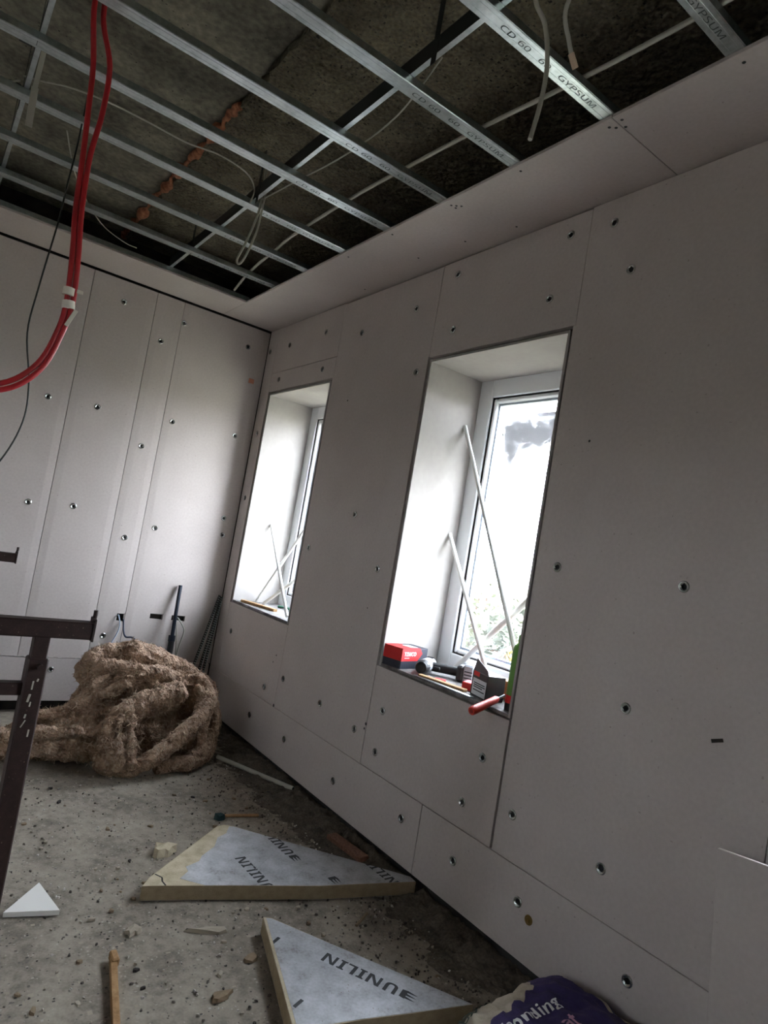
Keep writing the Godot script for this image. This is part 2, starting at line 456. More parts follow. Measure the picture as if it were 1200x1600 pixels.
	M.sack_blue = mat(Color(0.10, 0.16, 0.36), 0.7)
	M.glass = mat(Color(0.9, 0.95, 0.97, 0.06), 0.0)
	M.glass.transparency = BaseMaterial3D.TRANSPARENCY_ALPHA
	M.ground = textured(blend_tex(256, [Color(0.40, 0.39, 0.33), Color(0.58, 0.56, 0.48)], [[111, 0.03, 4, 1.0]]), 0.4, 1.0)
	M.leaf = mat(Color(0.21, 0.225, 0.155), 0.8)
	M.leaf_yellow = mat(Color(0.52, 0.43, 0.14), 0.7)
	M.leaf_pale = mat(Color(0.30, 0.31, 0.21), 0.7)
	M.bark = mat(Color(0.26, 0.20, 0.15), 0.95)
	M.unseen_dark_wall = mat(Color(0.47, 0.46, 0.44), 0.95)  # unseen rear wall, dark so that bounce and metal reflections stay dim
	M.unseen_pale_wall = mat(Color(0.80, 0.775, 0.75), 0.95)  # unseen left wall, pale so that it bounces light into the room

# ---------------------------------------------------------------- the room
func board(parent: Node, called: String, lo: Vector3, hi: Vector3, ch := 0.0015, m: Material = null) -> MeshInstance3D:
	var st := newst()
	span(st, lo, hi, ch)
	return done(st, called, m if m else M.board, parent)

func tapered_board(parent: Node, x0: float, x1: float, y0: float, y1: float, holes := []) -> void:
	# a board on the far wall with shallow tapered long edges; face at z = 0, body behind it
	var st := newst()
	var T := 0.045
	var d := 0.0026
	var xs := [x0, x0 + T, x1 - T, x1]
	var zs := [-d, 0.0, 0.0, -d]
	if x1 - x0 < 3 * T:
		xs = [x0, x1]
		zs = [0.0, 0.0]
	var cut := []
	for h in holes:
		cut.append_array([h[0], h[1]])
	for i in xs.size() - 1:
		var inner := [xs[i]]
		cut.sort()
		for c in cut:
			if c > xs[i] and c < xs[i + 1]:
				inner.append(c)
		inner.append(xs[i + 1])
		for k in inner.size() - 1:
			var a: float = inner[k]
			var b: float = inner[k + 1]
			var za: float = lerpf(zs[i], zs[i + 1], (a - xs[i]) / (xs[i + 1] - xs[i]))
			var zb: float = lerpf(zs[i], zs[i + 1], (b - xs[i]) / (xs[i + 1] - xs[i]))
			var bands := [[y0, y1]]
			for h in holes:
				if a > h[0] - 1e-5 and b < h[1] + 1e-5:
					bands = [[y0, h[2]], [h[3], y1]]
			for w in bands:
				poly(st, [Vector3(a, w[0], za), Vector3(b, w[0], zb), Vector3(b, w[1], zb), Vector3(a, w[1], za)], Vector3.BACK)
				for e in [[w[0], Vector3.DOWN], [w[1], Vector3.UP]]:
					poly(st, [Vector3(a, e[0], za), Vector3(b, e[0], zb), Vector3(b, e[0], -0.026), Vector3(a, e[0], -0.026)], e[1])
	for h in holes:
		for e in [[h[0], Vector3.RIGHT], [h[1], Vector3.LEFT]]:
			poly(st, [Vector3(e[0], h[2], 0), Vector3(e[0], h[3], 0), Vector3(e[0], h[3], -0.026), Vector3(e[0], h[2], -0.026)], e[1])
	for e in [[x0, Vector3.LEFT, zs[0]], [x1, Vector3.RIGHT, zs[-1]]]:
		poly(st, [Vector3(e[0], y0, e[2]), Vector3(e[0], y1, e[2]), Vector3(e[0], y1, -0.026), Vector3(e[0], y0, -0.026)], e[1])
	done(st, "plasterboard", M.board, parent)

func fixing_meshes() -> Array:
	var st := newst()
	lathe(st, [[0.0, 0.0006], [0.0085, 0.0006], [0.0135, 0.0034], [0.0160, 0.0038], [0.0180, 0.0024], [0.0186, 0.0]], 18)
	st.generate_normals()
	var sc := newst()
	lathe(sc, [[0.0, 0.0009], [0.0074, 0.0011], [0.0092, 0.0007]], 12)
	for k in 4:
		cbox(sc, Vector3.UP * 0.0016, Vector3(0.0205, 0.0010, 0.0034), 0.0, Basis(Vector3.UP, PI * k / 4.0 * 2.0 + 0.4 * (k % 2)))
	sc.generate_normals()
	return [st.commit(), sc.commit()]

func fixing(parent: Node, meshes: Array, at: Vector3, normal: Vector3, s := 1.0) -> void:
	var o := inst(meshes[0], "fixing", M.zinc, parent)
	var up := normal.normalized()
	var tx := up.cross(Vector3.UP).normalized()
	var spin := Basis(up, rng.randf() * TAU) * Basis(up, rng.randf_range(-0.1, 0.1))
	var tilt := Basis(tx, rng.randf_range(-0.04, 0.04))
	o.transform = Transform3D((tilt * spin * Basis(tx, up, tx.cross(up))).scaled_local(Vector3(s, s, s)), at)
	inst(meshes[1], "screw_head", M.zinc_dark, o)

func build_shell() -> void:
	# floor with slight unevenness
	var n := FastNoiseLite.new()
	n.seed = 5
	n.frequency = 1.6
	n.fractal_octaves = 4
	var st := newst()
	var cell := 0.06
	var nx := int((0.44 - LEFT + 0.3) / cell)
	var nz := int((REAR + 0.6) / cell)
	st.set_smooth_group(0)
	var hgt := func(i: int, k: int) -> Vector3:
		var x := LEFT - 0.15 + i * cell
		var z := -0.3 + k * cell
		return Vector3(x, n.get_noise_2d(x, z) * 0.006 - 0.004, z)
	for i in nx:
		for k in nz:
			poly(st, [hgt.call(i, k), hgt.call(i + 1, k), hgt.call(i + 1, k + 1), hgt.call(i, k + 1)], Vector3.UP, 0)
	span(st, Vector3(LEFT - 0.15, -0.2, -0.3), Vector3(0.44, -0.06, REAR + 0.3))
	struct(st, "floor", M.concrete, "rough dusty concrete floor littered with crumbs", "floor")

	var fx := fixing_meshes()
	# window wall: core with openings, boards, fixings
	st = newst()
	var zc := -0.25
	for w in WINDOWS:
		span(st, Vector3(0.03, 0, zc), Vector3(0.45, SLAB + 0.02, w[0] - 0.0))
		span(st, Vector3(0.03, 0, w[0]), Vector3(0.45, w[2], w[1]))
		span(st, Vector3(0.03, w[3], w[0]), Vector3(0.45, SLAB + 0.02, w[1]))
		zc = w[1]
	span(st, Vector3(0.03, 0, zc), Vector3(0.45, SLAB + 0.02, REAR + 0.25))
	var wr := struct(st, "wall_right", M.core, "window wall clad in grey plasterboard sheets with round fixings", "wall")
	var g := 0.0016
	var lay := []   # z0, z1, y0, y1
	for r in [[0.006, 2.436], [2.436, 4.836], [4.836, REAR]]:
		lay.append([r[0], r[1], 0.048, 0.337])
	lay.append([0.006, 0.150, 0.337, 2.815])
	lay.append([0.150, 1.036, 0.337, WINDOWS[0][2]])
	lay.append([0.150, 1.048, WINDOWS[0][3], 2.478])
	lay.append([0.150, 1.048, 2.478, 2.815])
	lay.append([1.036, 1.961, 0.337, 2.345])
	lay.append([1.048, 1.966, 2.345, 2.808])
	lay.append([1.961, 2.832, 0.337, WINDOWS[1][2]])
	lay.append([1.966, 2.852, WINDOWS[1][3], 2.811])
	lay.append([2.840, 3.752, 0.337, WINDOWS[1][3]])
	lay.append([2.852, 3.752, WINDOWS[1][3], 2.815])
	lay.append([3.752, 4.630, 0.337, WINDOWS[2][2]])
	lay.append([3.752, 4.630, WINDOWS[2][3], 2.815])
	lay.append([4.630, 5.830, 0.337, 2.815])
	lay.append([5.830, REAR, 0.337, 2.815])
	for i in lay.size():
		var b: Array = lay[i]
		var gg := g
		# sheets that carry on across a window head meet without a joint
		var gy1 := 0.0 if i in [7, 11] else gg
		var gy0 := 0.0 if i in [8, 12] else gg
		board(wr, "plasterboard", Vector3(0.0, b[2] + gy0, b[0] + gg), Vector3(0.029, b[3] - gy1, b[1] - gg), 0.001 if not i in [7, 8, 11, 12] else 0.0)
	for f in FIX_RIGHT:
		fixing(wr, fx, Vector3(-0.0004, f[1], f[0]), Vector3.LEFT)
	# brassy anchor, small holes and a cut slot in the boards
	st = newst()
	lathe(st, [[0.0, 0.008], [0.007, 0.008], [0.009, 0.004], [0.016, 0.003], [0.017, 0.0]], 12, Basis(Vector3.BACK, PI / 2), Vector3(0, 0.196, 3.051))
	done(st, "wall_anchor", mat(Color(0.55, 0.45, 0.26), 0.35, 0.8), wr)
	for hl in [[1.261, 2.182, 0.006], [0.955, 0.626, 0.006], [1.955, 0.524, 0.008], [1.806, 1.06, 0.004], [2.999, 1.876, 0.005], [1.948, 0.50, 0.006], [0.93, 0.58, 0.005], [1.03, 0.345, 0.010]]:
		st = newst()
		lathe(st, [[0.0, 0.0008], [hl[2] * 0.6, 0.001], [hl[2], 0.0]], 8, Basis(Vector3.BACK, PI / 2), Vector3(0, hl[1], hl[0]))
		done(st, "screw_head", M.zinc_dark, wr)
	st = newst()
	cbox(st, Vector3(-0.0006, 0.987, 3.591), Vector3(0.0022, 0.010, 0.034), 0.0005, Basis(Vector3.RIGHT, -0.35))
	done(st, "cut_slot", M.chip_dark, wr)

	# far wall
	st = newst()
	span(st, Vector3(LEFT - 0.25, 0, -0.25), Vector3(0.03, SLAB + 0.02, -0.075))
	span(st, Vector3(LEFT - 0.25, 0.09, -0.076), Vector3(0.03, SLAB + 0.02, -0.026))
	var wb := struct(st, "wall_back", M.core, "far wall of upright grey plasterboard sheets with socket holes low down", "wall")
	var jx := [0.0, -0.652, -0.838, -1.24, -2.44, -3.64, LEFT]
	for i in jx.size() - 1:
		var holes := []
		if i == 0:
			holes = [[-0.490, -0.402, 0.634, 0.672], [-0.342, -0.246, 0.634, 0.672]]
		elif i == 1:
			holes = [[-0.705, -0.657, 0.604, 0.655]]
		tapered_board(wb, jx[i + 1] + g, jx[i] - g, 0.349, 2.803, holes)
	for r in [[-2.44, -0.006], [LEFT, -2.444]]:
		board(wb, "plasterboard", Vector3(r[0], 0.076, -0.027), Vector3(r[1], 0.344, 0.0))
	for f in FIX_BACK:
		fixing(wb, fx, Vector3(f[0], f[1], 0.0004), Vector3.BACK)
	# ragged torn paper along the bottom joint
	st = newst()
	for k in 5:
		var x: float = [-1.24, -1.19, -1.05, -1.0, -0.9][k]
		chunk(st, Vector3(0.05, 0.006, 0.004), 40 + k, 6)
		st = newst()
		var b := Basis(Vector3.RIGHT, 0.2 * k)
		cbox(st, Vector3(x, 0.349, 0.001), Vector3(0.034 - 0.004 * k, 0.003, 0.004), 0.001, b)
		done(st, "torn_paper", M.gypsum, wb)
	# peach coloured patch near the corner
	st = newst()
	cbox(st, Vector3(-0.083, 2.418, 0.0004), Vector3(0.042, 0.034, 0.0012), 0.0004)
	done(st, "filler_patch", mat(Color(0.76, 0.52, 0.42), 0.9), wb)
	# recessed boxes in the socket holes
	for h in [[-0.490, -0.402, 0.634, 0.672], [-0.342, -0.246, 0.634, 0.672], [-0.705, -0.657, 0.604, 0.655]]:
		st = newst()
		span(st, Vector3(h[0] - 0.004, h[2] - 0.004, -0.036), Vector3(h[1] + 0.004, h[3] + 0.004, -0.030))
		done(st, "socket_box", M.black, wb)

	# other walls, out of view, toned pale or dark to steer bounced light
	st = newst()
	span(st, Vector3(LEFT - 0.25, 0, -0.25), Vector3(LEFT, SLAB + 0.02, SIDE[0]))
	span(st, Vector3(LEFT - 0.25, 0, SIDE[1]), Vector3(LEFT, SLAB + 0.02, REAR + 0.25))
	span(st, Vector3(LEFT - 0.25, 0, SIDE[0]), Vector3(LEFT, SIDE[2], SIDE[1]))
	span(st, Vector3(LEFT - 0.25, SIDE[3], SIDE[0]), Vector3(LEFT, SLAB + 0.02, SIDE[1]))
	struct(st, "wall_left", M.unseen_pale_wall, "unseen wall opposite the windows, kept pale to bounce light across the room", "wall")
	st = newst()
	span(st, Vector3(LEFT, 0, REAR), Vector3(0.03, SLAB + 0.02, REAR + 0.25))
	struct(st, "wall_rear", M.unseen_dark_wall, "unseen wall behind the viewer, kept dark grey to dim bounce and reflections", "wall")

	# ceiling: concrete slab in two pours with a step between them, border of plasterboard below
	n.frequency = 2.5
	st = newst()
	var c2 := 0.08
	for i in int((0.5 - LEFT) / c2) + 2:
		for k in int((REAR + 0.6) / c2) + 1:
			var f := []
			for q in [[0, 0], [1, 0], [1, 1], [0, 1]]:
				var x: float = minf(LEFT - 0.2 + (i + q[0]) * c2, -1.12)
				var z: float = -0.3 + (k + q[1]) * c2
				f.append(Vector3(x, SLAB + n.get_noise_2d(x, z) * 0.008, z))
			if f[1].x - f[0].x > 1e-4:
				poly(st, f, Vector3.DOWN, 0)
	span(st, Vector3(LEFT - 0.25, SLAB + 0.015, -0.3), Vector3(0.5, SLAB + 0.2, REAR + 0.3))
	var ce := struct(st, "ceiling", M.slab, "rough dark concrete ceiling slab above the metal grid", "ceiling")
	st = newst()
	var rr := RandomNumberGenerator.new()
	rr.seed = 9
	var edge := []
	for k in int((REAR + 0.6) / 0.05) + 2:
		edge.append(-1.108 + rr.randf_range(-0.012, 0.012))
	for k in edge.size() - 1:
		var z0 := -0.3 + k * 0.05
		var cols := [edge[k], edge[k + 1]]
		var px := [cols[0], cols[1]]
		poly(st, [Vector3(cols[0], SLAB - 0.022, z0), Vector3(cols[1], SLAB - 0.022, z0 + 0.05), Vector3(cols[1], SLAB + 0.02, z0 + 0.05), Vector3(cols[0], SLAB + 0.02, z0)], Vector3.LEFT)
		for i in 22:
			var xa: float = lerpf(-1.108, 0.45, (i + 1) / 22.0)
			var f := []
			for q in [[px[0], z0], [xa, z0], [xa, z0 + 0.05], [px[1], z0 + 0.05]]:
				var wv: float = 0.0 if i == 0 and q[0] < -1.09 else n.get_noise_2d(q[0] * 3.0, q[1] * 3.0) * 0.014
				f.append(Vector3(q[0], SLAB - 0.022 + wv, q[1]))
			poly(st, f, Vector3.DOWN, 0)
			px = [xa, xa]
	done(st, "slab_panel", M.slab_rough, ce)
	# brown expanding foam squeezed along the joint of the slabs
	st = newst()
	var fp := []
	var frd := []
	for k in 60:
		var z := 1.86 - k * 0.0325
		fp.append(Vector3(-1.118 + rr.randf_range(-0.010, 0.010), SLAB - 0.012 + rr.randf_range(-0.008, 0.008), z))
		frd.append(rr.randf_range(0.008, 0.022) * (1.0 + 0.6 * sin(k * 0.9)) + 0.003)
	tube(st, fp, frd, 7)
	done(st, "joint_foam", M.foam_brown, ce)
	# border boards
	var soff := [[Vector3(-0.377, 0, 0.0), Vector3(0.028, 0, 3.190)], [Vector3(-0.377, 0, 3.1925), Vector3(0.028, 0, 5.59)], [Vector3(-0.377, 0, 5.5925), Vector3(0.028, 0, REAR)],
		[Vector3(-2.78, 0, 0.0), Vector3(-0.379, 0, 0.392)], [Vector3(LEFT, 0, 0.0), Vector3(-2.7825, 0, 0.392)], [Vector3(LEFT, 0, 0.394), Vector3(-3.82, 0, REAR)], [Vector3(-3.818, 0, REAR - 0.4), Vector3(-0.379, 0, REAR)]]
	for s in soff:
		board(ce, "border_board", s[0] + Vector3.UP * H, s[1] + Vector3.UP * (H + 0.0125), 0.001)
	for s in [[-0.345, 3.16], [-0.33, 3.175], [-0.315, 3.2], [-0.35, 3.21], [-0.345, 2.395], [-0.33, 2.41], [-0.315, 2.425], [-0.32, 2.395], [-0.1, 2.22], [-0.06, 2.5], [-0.345, 1.98], [-0.345, 2.78], [-0.12, 1.9], [-0.34, 1.59], [-0.05, 1.32], [-0.34, 3.58]]:
		st = newst()
		lathe(st, [[0.0, 0.0006], [0.0045, 0.0010], [0.0055, 0.0]], 8, Basis(Vector3.RIGHT, PI), Vector3(s[0], H, s[1]))
		done(st, "screw_head", M.zinc_dark, ce)

func ring(st: SurfaceTool, z0: float, z1: float, y0: float, y1: float, w: float, x0: float, x1: float, ch := 0.0) -> void:
	span(st, Vector3(x0, y0, z0), Vector3(x1, y1, z0 + w), ch)
	span(st, Vector3(x0, y0, z1 - w), Vector3(x1, y1, z1), ch)
	span(st, Vector3(x0, y0, z0 + w), Vector3(x1, y0 + w, z1 - w), ch)
	span(st, Vector3(x0, y1 - w, z0 + w), Vector3(x1, y1, z1 - w), ch)

func build_windows() -> void:
	for i in 3:
		var w: Array = WINDOWS[i]
		var o := Node3D.new()
		o.name = "window_%d" % (i + 1)
		add_child(o)
		o.position = Vector3(0, w[2], (w[0] + w[1]) * 0.5)
		o.set_meta("kind", "structure")
		tag(o, ["narrow white window nearest the far corner in a deep boarded reveal", "white window with tools and boxes along its sill", "white window beyond the right edge of the leaning sheet"][i], "window")
		var hw: float = (w[1] - w[0]) * 0.5
		var hh: float = w[3] - w[2]
		var gap := 0.011
		var t := 0.0125
		# lining boards of the reveal, set inside a dark gap
		var z0 := -hw + gap
		var z1 := hw - gap
		var y0 := 0.004
		var y1 := hh - gap
		board(o, "reveal_board", Vector3(0.004, y0, z0), Vector3(0.36, y1, z0 + t), 0.0015, M.lining_dimmed)
		board(o, "reveal_board", Vector3(0.004, y0, z1 - t), Vector3(0.36, y1, z1), 0.0015, M.lining_dimmed)
		board(o, "reveal_board", Vector3(0.004, y1 - t, z0 + t), Vector3(0.36, y1, z1 - t), 0.0015, M.lining_dimmed)
		board(o, "sill_board", Vector3(0.006, y0, z0 + t), Vector3(0.36, y0 + 0.014, z1 - t), 0.0015, M.sill)
		# frame, gasket, glazing bead, spacer, pane
		var fz0 := z0 + t * 0.4
		var fz1 := z1 - t * 0.4
		var fy0 := y0
		var fy1 := y1 - t * 0.4
		var st := newst()
		ring(st, fz0, fz1, fy0, fy1, 0.096, 0.361, 0.435, 0.004)
		done(st, "frame", M.pvc, o)
		st = newst()
		ring(st, fz0 + 0.096, fz1 - 0.096, fy0 + 0.096, fy1 - 0.096, 0.005, 0.372, 0.425)
		done(st, "gasket", M.gasket, o)
		st = newst()
		ring(st, fz0 + 0.101, fz1 - 0.101, fy0 + 0.101, fy1 - 0.101, 0.022, 0.374, 0.425, 0.006)
		done(st, "glazing_bead", M.pvc, o)
		st = newst()
		ring(st, fz0 + 0.123, fz1 - 0.123, fy0 + 0.123, fy1 - 0.123, 0.012, 0.394, 0.414, 0.0)
		done(st, "spacer_bar", M.spacer, o)
		st = newst()
		span(st, Vector3(0.390, fy0 + 0.115, fz0 + 0.115), Vector3(0.394, fy1 - 0.115, fz1 - 0.115))
		done(st, "pane", M.glass, o)
		if i == 1:
			# grey speckled grime dried on the upper part of the glass, with a run below it
			var im := Image.create(256, 256, false, Image.FORMAT_RGBA8)
			var n1 := FastNoiseLite.new()
			n1.seed = 3
			n1.frequency = 0.022
			n1.fractal_octaves = 4
			var n2 := FastNoiseLite.new()
			n2.seed = 8
			n2.frequency = 0.24
			n2.fractal_octaves = 3
			for y in 256:
				for x in 256:
					var u := x / 256.0
					var v := y / 256.0
					var cover := 1.0 - absf(v - 0.33) / 0.30
					cover = maxf(cover, (1.0 - absf(u - 0.16) / 0.12) * (1.0 - absf(v - 0.55) / 0.42))
					cover = minf(cover, u * 9.0)
					var film := sqrt(clampf(cover * 1.6 + n1.get_noise_2d(x, y) * 0.8, 0.0, 1.0))
					im.set_pixel(x, y, Color(0.45, 0.45, 0.45, clampf(1.0 - exp(-film * (5.0 + 4.2 * n2.get_noise_2d(x, y))), 0.0, 1.0)))
			var gm := mat(Color.WHITE, 0.9)
			gm.albedo_texture = ImageTexture.create_from_image(im)
			gm.transparency = BaseMaterial3D.TRANSPARENCY_ALPHA
			st = newst()
			var ya: float = 2.13 - w[2]
			var yb: float = 1.83 - w[2]
			quad_uv(st, Vector3(0.3895, ya, -0.25), Vector3(0.3895, ya, 0.30), Vector3(0.3895, yb, 0.30), Vector3(0.3895, yb, -0.25))
			done(st, "grime", gm, o)

	var sd := Node3D.new()  # unseen window, its place and size chosen to light the window wall
	sd.name = "window_4"
	add_child(sd)
	sd.position = Vector3(LEFT - 0.20, SIDE[2], (SIDE[0] + SIDE[1]) * 0.5)
	sd.set_meta("kind", "structure")
	tag(sd, "small unseen window opposite the sills, out of view, placed to light the window wall", "window")
	var sw: float = (SIDE[1] - SIDE[0]) * 0.5
	var sh: float = SIDE[3] - SIDE[2]
	var s4 := newst()
	ring(s4, -sw, sw, 0.0, sh, 0.06, 0.0, 0.07, 0.004)
	done(s4, "frame", M.pvc, sd)
	s4 = newst()
	span(s4, Vector3(0.03, 0.05, -sw + 0.05), Vector3(0.034, sh - 0.05, sw - 0.05))
	done(s4, "pane", M.glass, sd)

# ---------------------------------------------------------------- ceiling grid
func channel_mesh(x0: float, x1: float, w: float, h: float) -> ArrayMesh:
	# an upward open metal channel along x, lips turned in, underside at y = 0
	var st := newst()
	var t := 0.0012
	span(st, Vector3(x0, 0, -w / 2 + 0.002), Vector3(x1, t, w / 2 - 0.002))
	for s in [-1.0, 1.0]:
		poly(st, [Vector3(x0, 0, s * (w / 2 - 0.002)), Vector3(x1, 0, s * (w / 2 - 0.002)), Vector3(x1, 0.0025, s * w / 2), Vector3(x0, 0.0025, s * w / 2)], Vector3(0, -1, s))
		span(st, Vector3(x0, 0.0025, s * w / 2 - t * 0.5), Vector3(x1, h, s * w / 2 + t * 0.5))
		span(st, Vector3(x0, h - t, s * (w / 2 - 0.007)), Vector3(x1, h, s * w / 2))
		# stiffening bead along the web
		span(st, Vector3(x0, -0.0006, s * w * 0.22 - 0.002), Vector3(x1, 0.0, s * w * 0.22 + 0.002))
	st.generate_normals()
	return st.commit()

func build_grid() -> void:
	var mesh := channel_mesh(-3.84, -0.352, 0.054, 0.027)
	var zs := [0.79, 1.19, 1.588, 1.975, 2.37, 2.774, 3.17, 3.572, 3.97, 4.37, 4.77, 5.17, 5.57, 5.97, 6.37]
	var ords := ["first", "second", "third", "fourth", "fifth", "sixth", "seventh", "eighth", "ninth", "tenth", "eleventh", "twelfth", "thirteenth", "fourteenth", "fifteenth"]
	for i in zs.size():
		var label: String = "galvanised metal ceiling channel, %s counted from the far wall" % ords[i]
		var o := thing("ceiling_channel", label, "channel", Vector3(0, H + 0.0128, zs[i]), "ceiling channels")
		inst(mesh, "profile", M.galv, o)
		if i < 8:
			var st := newst()
			# maker's print on the underside, read from below
			lettering(st, "CD 60   60   GYPSUM", Vector3(-0.86, -0.0009, -0.009), Vector3.RIGHT, Vector3.BACK, 0.018, 0.42, 400)
			done(st, "print", M.faint_ink, o)
	# track along the edge of the far border
	var tr := newst()
	span(tr, Vector3(-3.82, 0.0, -0.012), Vector3(-0.36, 0.001, 0.015))
	span(tr, Vector3(-3.82, 0.0, 0.014), Vector3(-0.36, 0.028, 0.0152))
	span(tr, Vector3(-3.82, 0.027, -0.012), Vector3(-0.36, 0.028, 0.015))
	tr.generate_normals()
	var t := thing("perimeter_track", "galvanised edge track on the border along the far wall", "track", Vector3(0, H + 0.0128, 0.376))
	inst(tr.commit(), "profile", M.galv, t)
	# runners on edge across the channels, with hangers from the slab
	for r in [[-0.889, "right hand metal runner lying across the ceiling channels", [0.78, 1.66, 2.92, 4.2]], [-1.845, "left hand metal runner lying across the ceiling channels", [1.16, 1.5, 1.98, 3.2, 4.4]]]:
		var st := newst()
		var w := 0.017
		var y0 := 0.0
		span(st, Vector3(-w / 2, y0 + 0.0012, 0.0), Vector3(-w / 2 + 0.0012, y0 + 0.06, 6.0))
		span(st, Vector3(-w / 2, y0 + 0.0588, 0.0), Vector3(w / 2, y0 + 0.06, 6.0))
		var o := thing("ceiling_runner", r[1], "channel", Vector3(r[0], H + 0.041, 0.37), "ceiling runners")
		st.generate_normals()
		inst(st.commit(), "web", M.galv_dull_shaded, o)  # side in shade, painted in as a darker metal than the lower flange
		st = newst()
		span(st, Vector3(-w / 2, y0, 0.0), Vector3(w / 2, y0 + 0.0012, 6.0))
		done(st, "lower_flange", M.galv, o)
		for z in r[2]:
			st = newst()
			span(st, Vector3(-w / 2 - 0.002, -0.03, z - 0.37 - 0.0125), Vector3(-w / 2 - 0.0004, SLAB - H - 0.047, z - 0.37 + 0.0125))
			span(st, Vector3(-w / 2 - 0.045, SLAB - H - 0.049, z - 0.37 - 0.0125), Vector3(-w / 2, SLAB - H - 0.047, z - 0.37 + 0.0125))
			done(st, "hanger", M.galv_dull_shaded, o)

func cable(called: String, label: String, pts: Array, r: float, m: Material, group := "") -> Node3D:
	var st := newst()
	tube(st, smoothed(pts), r, 8)
	var o := single(st, called, m, label, "cable", group)
	return o

func build_cables() -> void:
	# red pair hanging from above the sixth channel, taped together lower down, looping back up on the left
	var o := thing("red_cable_loop", "pair of red cables hanging from the ceiling in a long loop", "cable")
	var a := [Vector3(-1.745, 3.0, 2.30), Vector3(-1.738, 2.86, 2.262), Vector3(-1.709, 2.702, 2.25), Vector3(-1.697, 2.562, 2.25), Vector3(-1.688, 2.442, 2.25), Vector3(-1.683, 2.362, 2.25), Vector3(-1.676, 2.239, 2.25), Vector3(-1.660, 2.101, 2.25), Vector3(-1.650, 1.96, 2.25), Vector3(-1.657, 1.862, 2.25), Vector3(-1.694, 1.740, 2.25), Vector3(-1.777, 1.655, 2.25), Vector3(-1.90, 1.64, 2.25), Vector3(-2.06, 1.75, 2.25), Vector3(-2.18, 2.05, 2.25), Vector3(-2.22, 2.5, 2.26), Vector3(-2.22, 3.0, 2.27)]
	var b := []
	for i in a.size():
		var off: Vector3 = [Vector3(0.035, 0, -0.02), Vector3(0.030, 0, -0.012), Vector3(0.046, 0.02, 0), Vector3(0.040, 0.01, 0), Vector3(0.022, 0, 0.004)][i] if i < 5 else Vector3(0.017, -0.004, 0.003)
		if i >= 9:
			off = Vector3(0.010, -0.016, 0.004)
		if i >= 13:
			off = Vector3(-0.018, 0.0, 0.004)
		b.append(a[i] + off)
	for s in [a, b]:
		var st := newst()
		tube(st, smoothed(s), 0.0085, 10)
		done(st, "cable", M.cable_red, o)
	for q in [[Vector3(-1.649, 1.985, 2.251), 0.018, Vector3(0.02, 1, 0)], [Vector3(-1.643, 1.945, 2.251), 0.019, Vector3(-0.12, 1, 0)]]:
		var st := newst()
		var ax: Vector3 = q[2].normalized()
		tube(st, [q[0] - ax * 0.012, q[0] + ax * 0.012], q[1], 12)
		done(st, "tape", M.tape, o)
	var ft := newst()
	cbox(ft, Vector3(-1.630, 1.905, 2.262), Vector3(0.012, 0.06, 0.003), 0.001, Basis(Vector3.BACK, -0.35))
	cbox(ft, Vector3(-1.620, 1.992, 2.262), Vector3(0.018, 0.012, 0.003), 0.001)
	done(ft, "tape_end", M.tape, o)

	cable("thin_cable", "thin dark cable dangling in front of the far wall at left", [Vector3(-1.642, 3.02, 1.62), Vector3(-1.640, 2.75, 1.60), Vector3(-1.647, 2.574, 1.6), Vector3(-1.652, 2.412, 1.6), Vector3(-1.672, 2.141, 1.6), Vector3(-1.678, 1.958, 1.6), Vector3(-1.638, 1.765, 1.6), Vector3(-1.633, 1.612, 1.6), Vector3(-1.681, 1.449, 1.6), Vector3(-1.78, 1.28, 1.6)], 0.0033, M.cable_dark)
	cable("white_cable", "white cable end dangling lowest at top right of the ceiling", [Vector3(-0.86, 3.06, 3.28), Vector3(-0.845, 2.93, 3.27), Vector3(-0.83, 2.869, 3.26), Vector3(-0.783, 2.83, 3.26), Vector3(-0.753, 2.738, 3.26), Vector3(-0.754, 2.627, 3.26), Vector3(-0.771, 2.512, 3.26)], 0.0065, M.cable_white)
	var w := thing("taped_cable", "short white cable with taped tip beside the longer dangling one", "cable")
	var st2 := newst()
	tube(st2, smoothed([Vector3(-0.80, 3.06, 3.40), Vector3(-0.78, 2.93, 3.36), Vector3(-0.77, 2.848, 3.315), Vector3(-0.725, 2.80, 3.30), Vector3(-0.707, 2.770, 3.30)]), 0.006, 8)
	done(st2, "cable", M.cable_white, w)
	st2 = newst()
	tube(st2, [Vector3(-0.710, 2.773, 3.30), Vector3(-0.684, 2.745, 3.30)], 0.0085, 10)
	done(st2, "tape", mat(Color(0.80, 0.70, 0.60), 0.7), w)
	cable("looped_cable", "grey cable hanging in a narrow loop below the runner", [Vector3(-0.86, 3.05, 1.60), Vector3(-0.868, 2.93, 1.63), Vector3(-0.871, 2.814, 1.64), Vector3(-0.881, 2.748, 1.64), Vector3(-0.905, 2.64, 1.64), Vector3(-0.930, 2.555, 1.64), Vector3(-0.918, 2.535, 1.64), Vector3(-0.895, 2.58, 1.64), Vector3(-0.868, 2.70, 1.645), Vector3(-0.862, 2.80, 1.65), Vector3(-0.858, 2.93, 1.65), Vector3(-0.85, 3.05, 1.65)], 0.0055, M.cable_white)
	cable("slack_cable", "long pale cable running slack over the channels towards the left", [Vector3(-1.86, 2.93, 1.56), Vector3(-1.798, 2.9, 1.646), Vector3(-1.712, 2.9, 1.695), Vector3(-1.578, 2.9, 1.728), Vector3(-1.429, 2.9, 1.731), Vector3(-1.268, 2.9, 1.726), Vector3(-1.125, 2.9, 1.76), Vector3(-0.992, 2.9, 1.729), Vector3(-0.915, 2.89, 1.65), Vector3(-0.915, 2.83, 1.625)], 0.0035, M.cable_white)
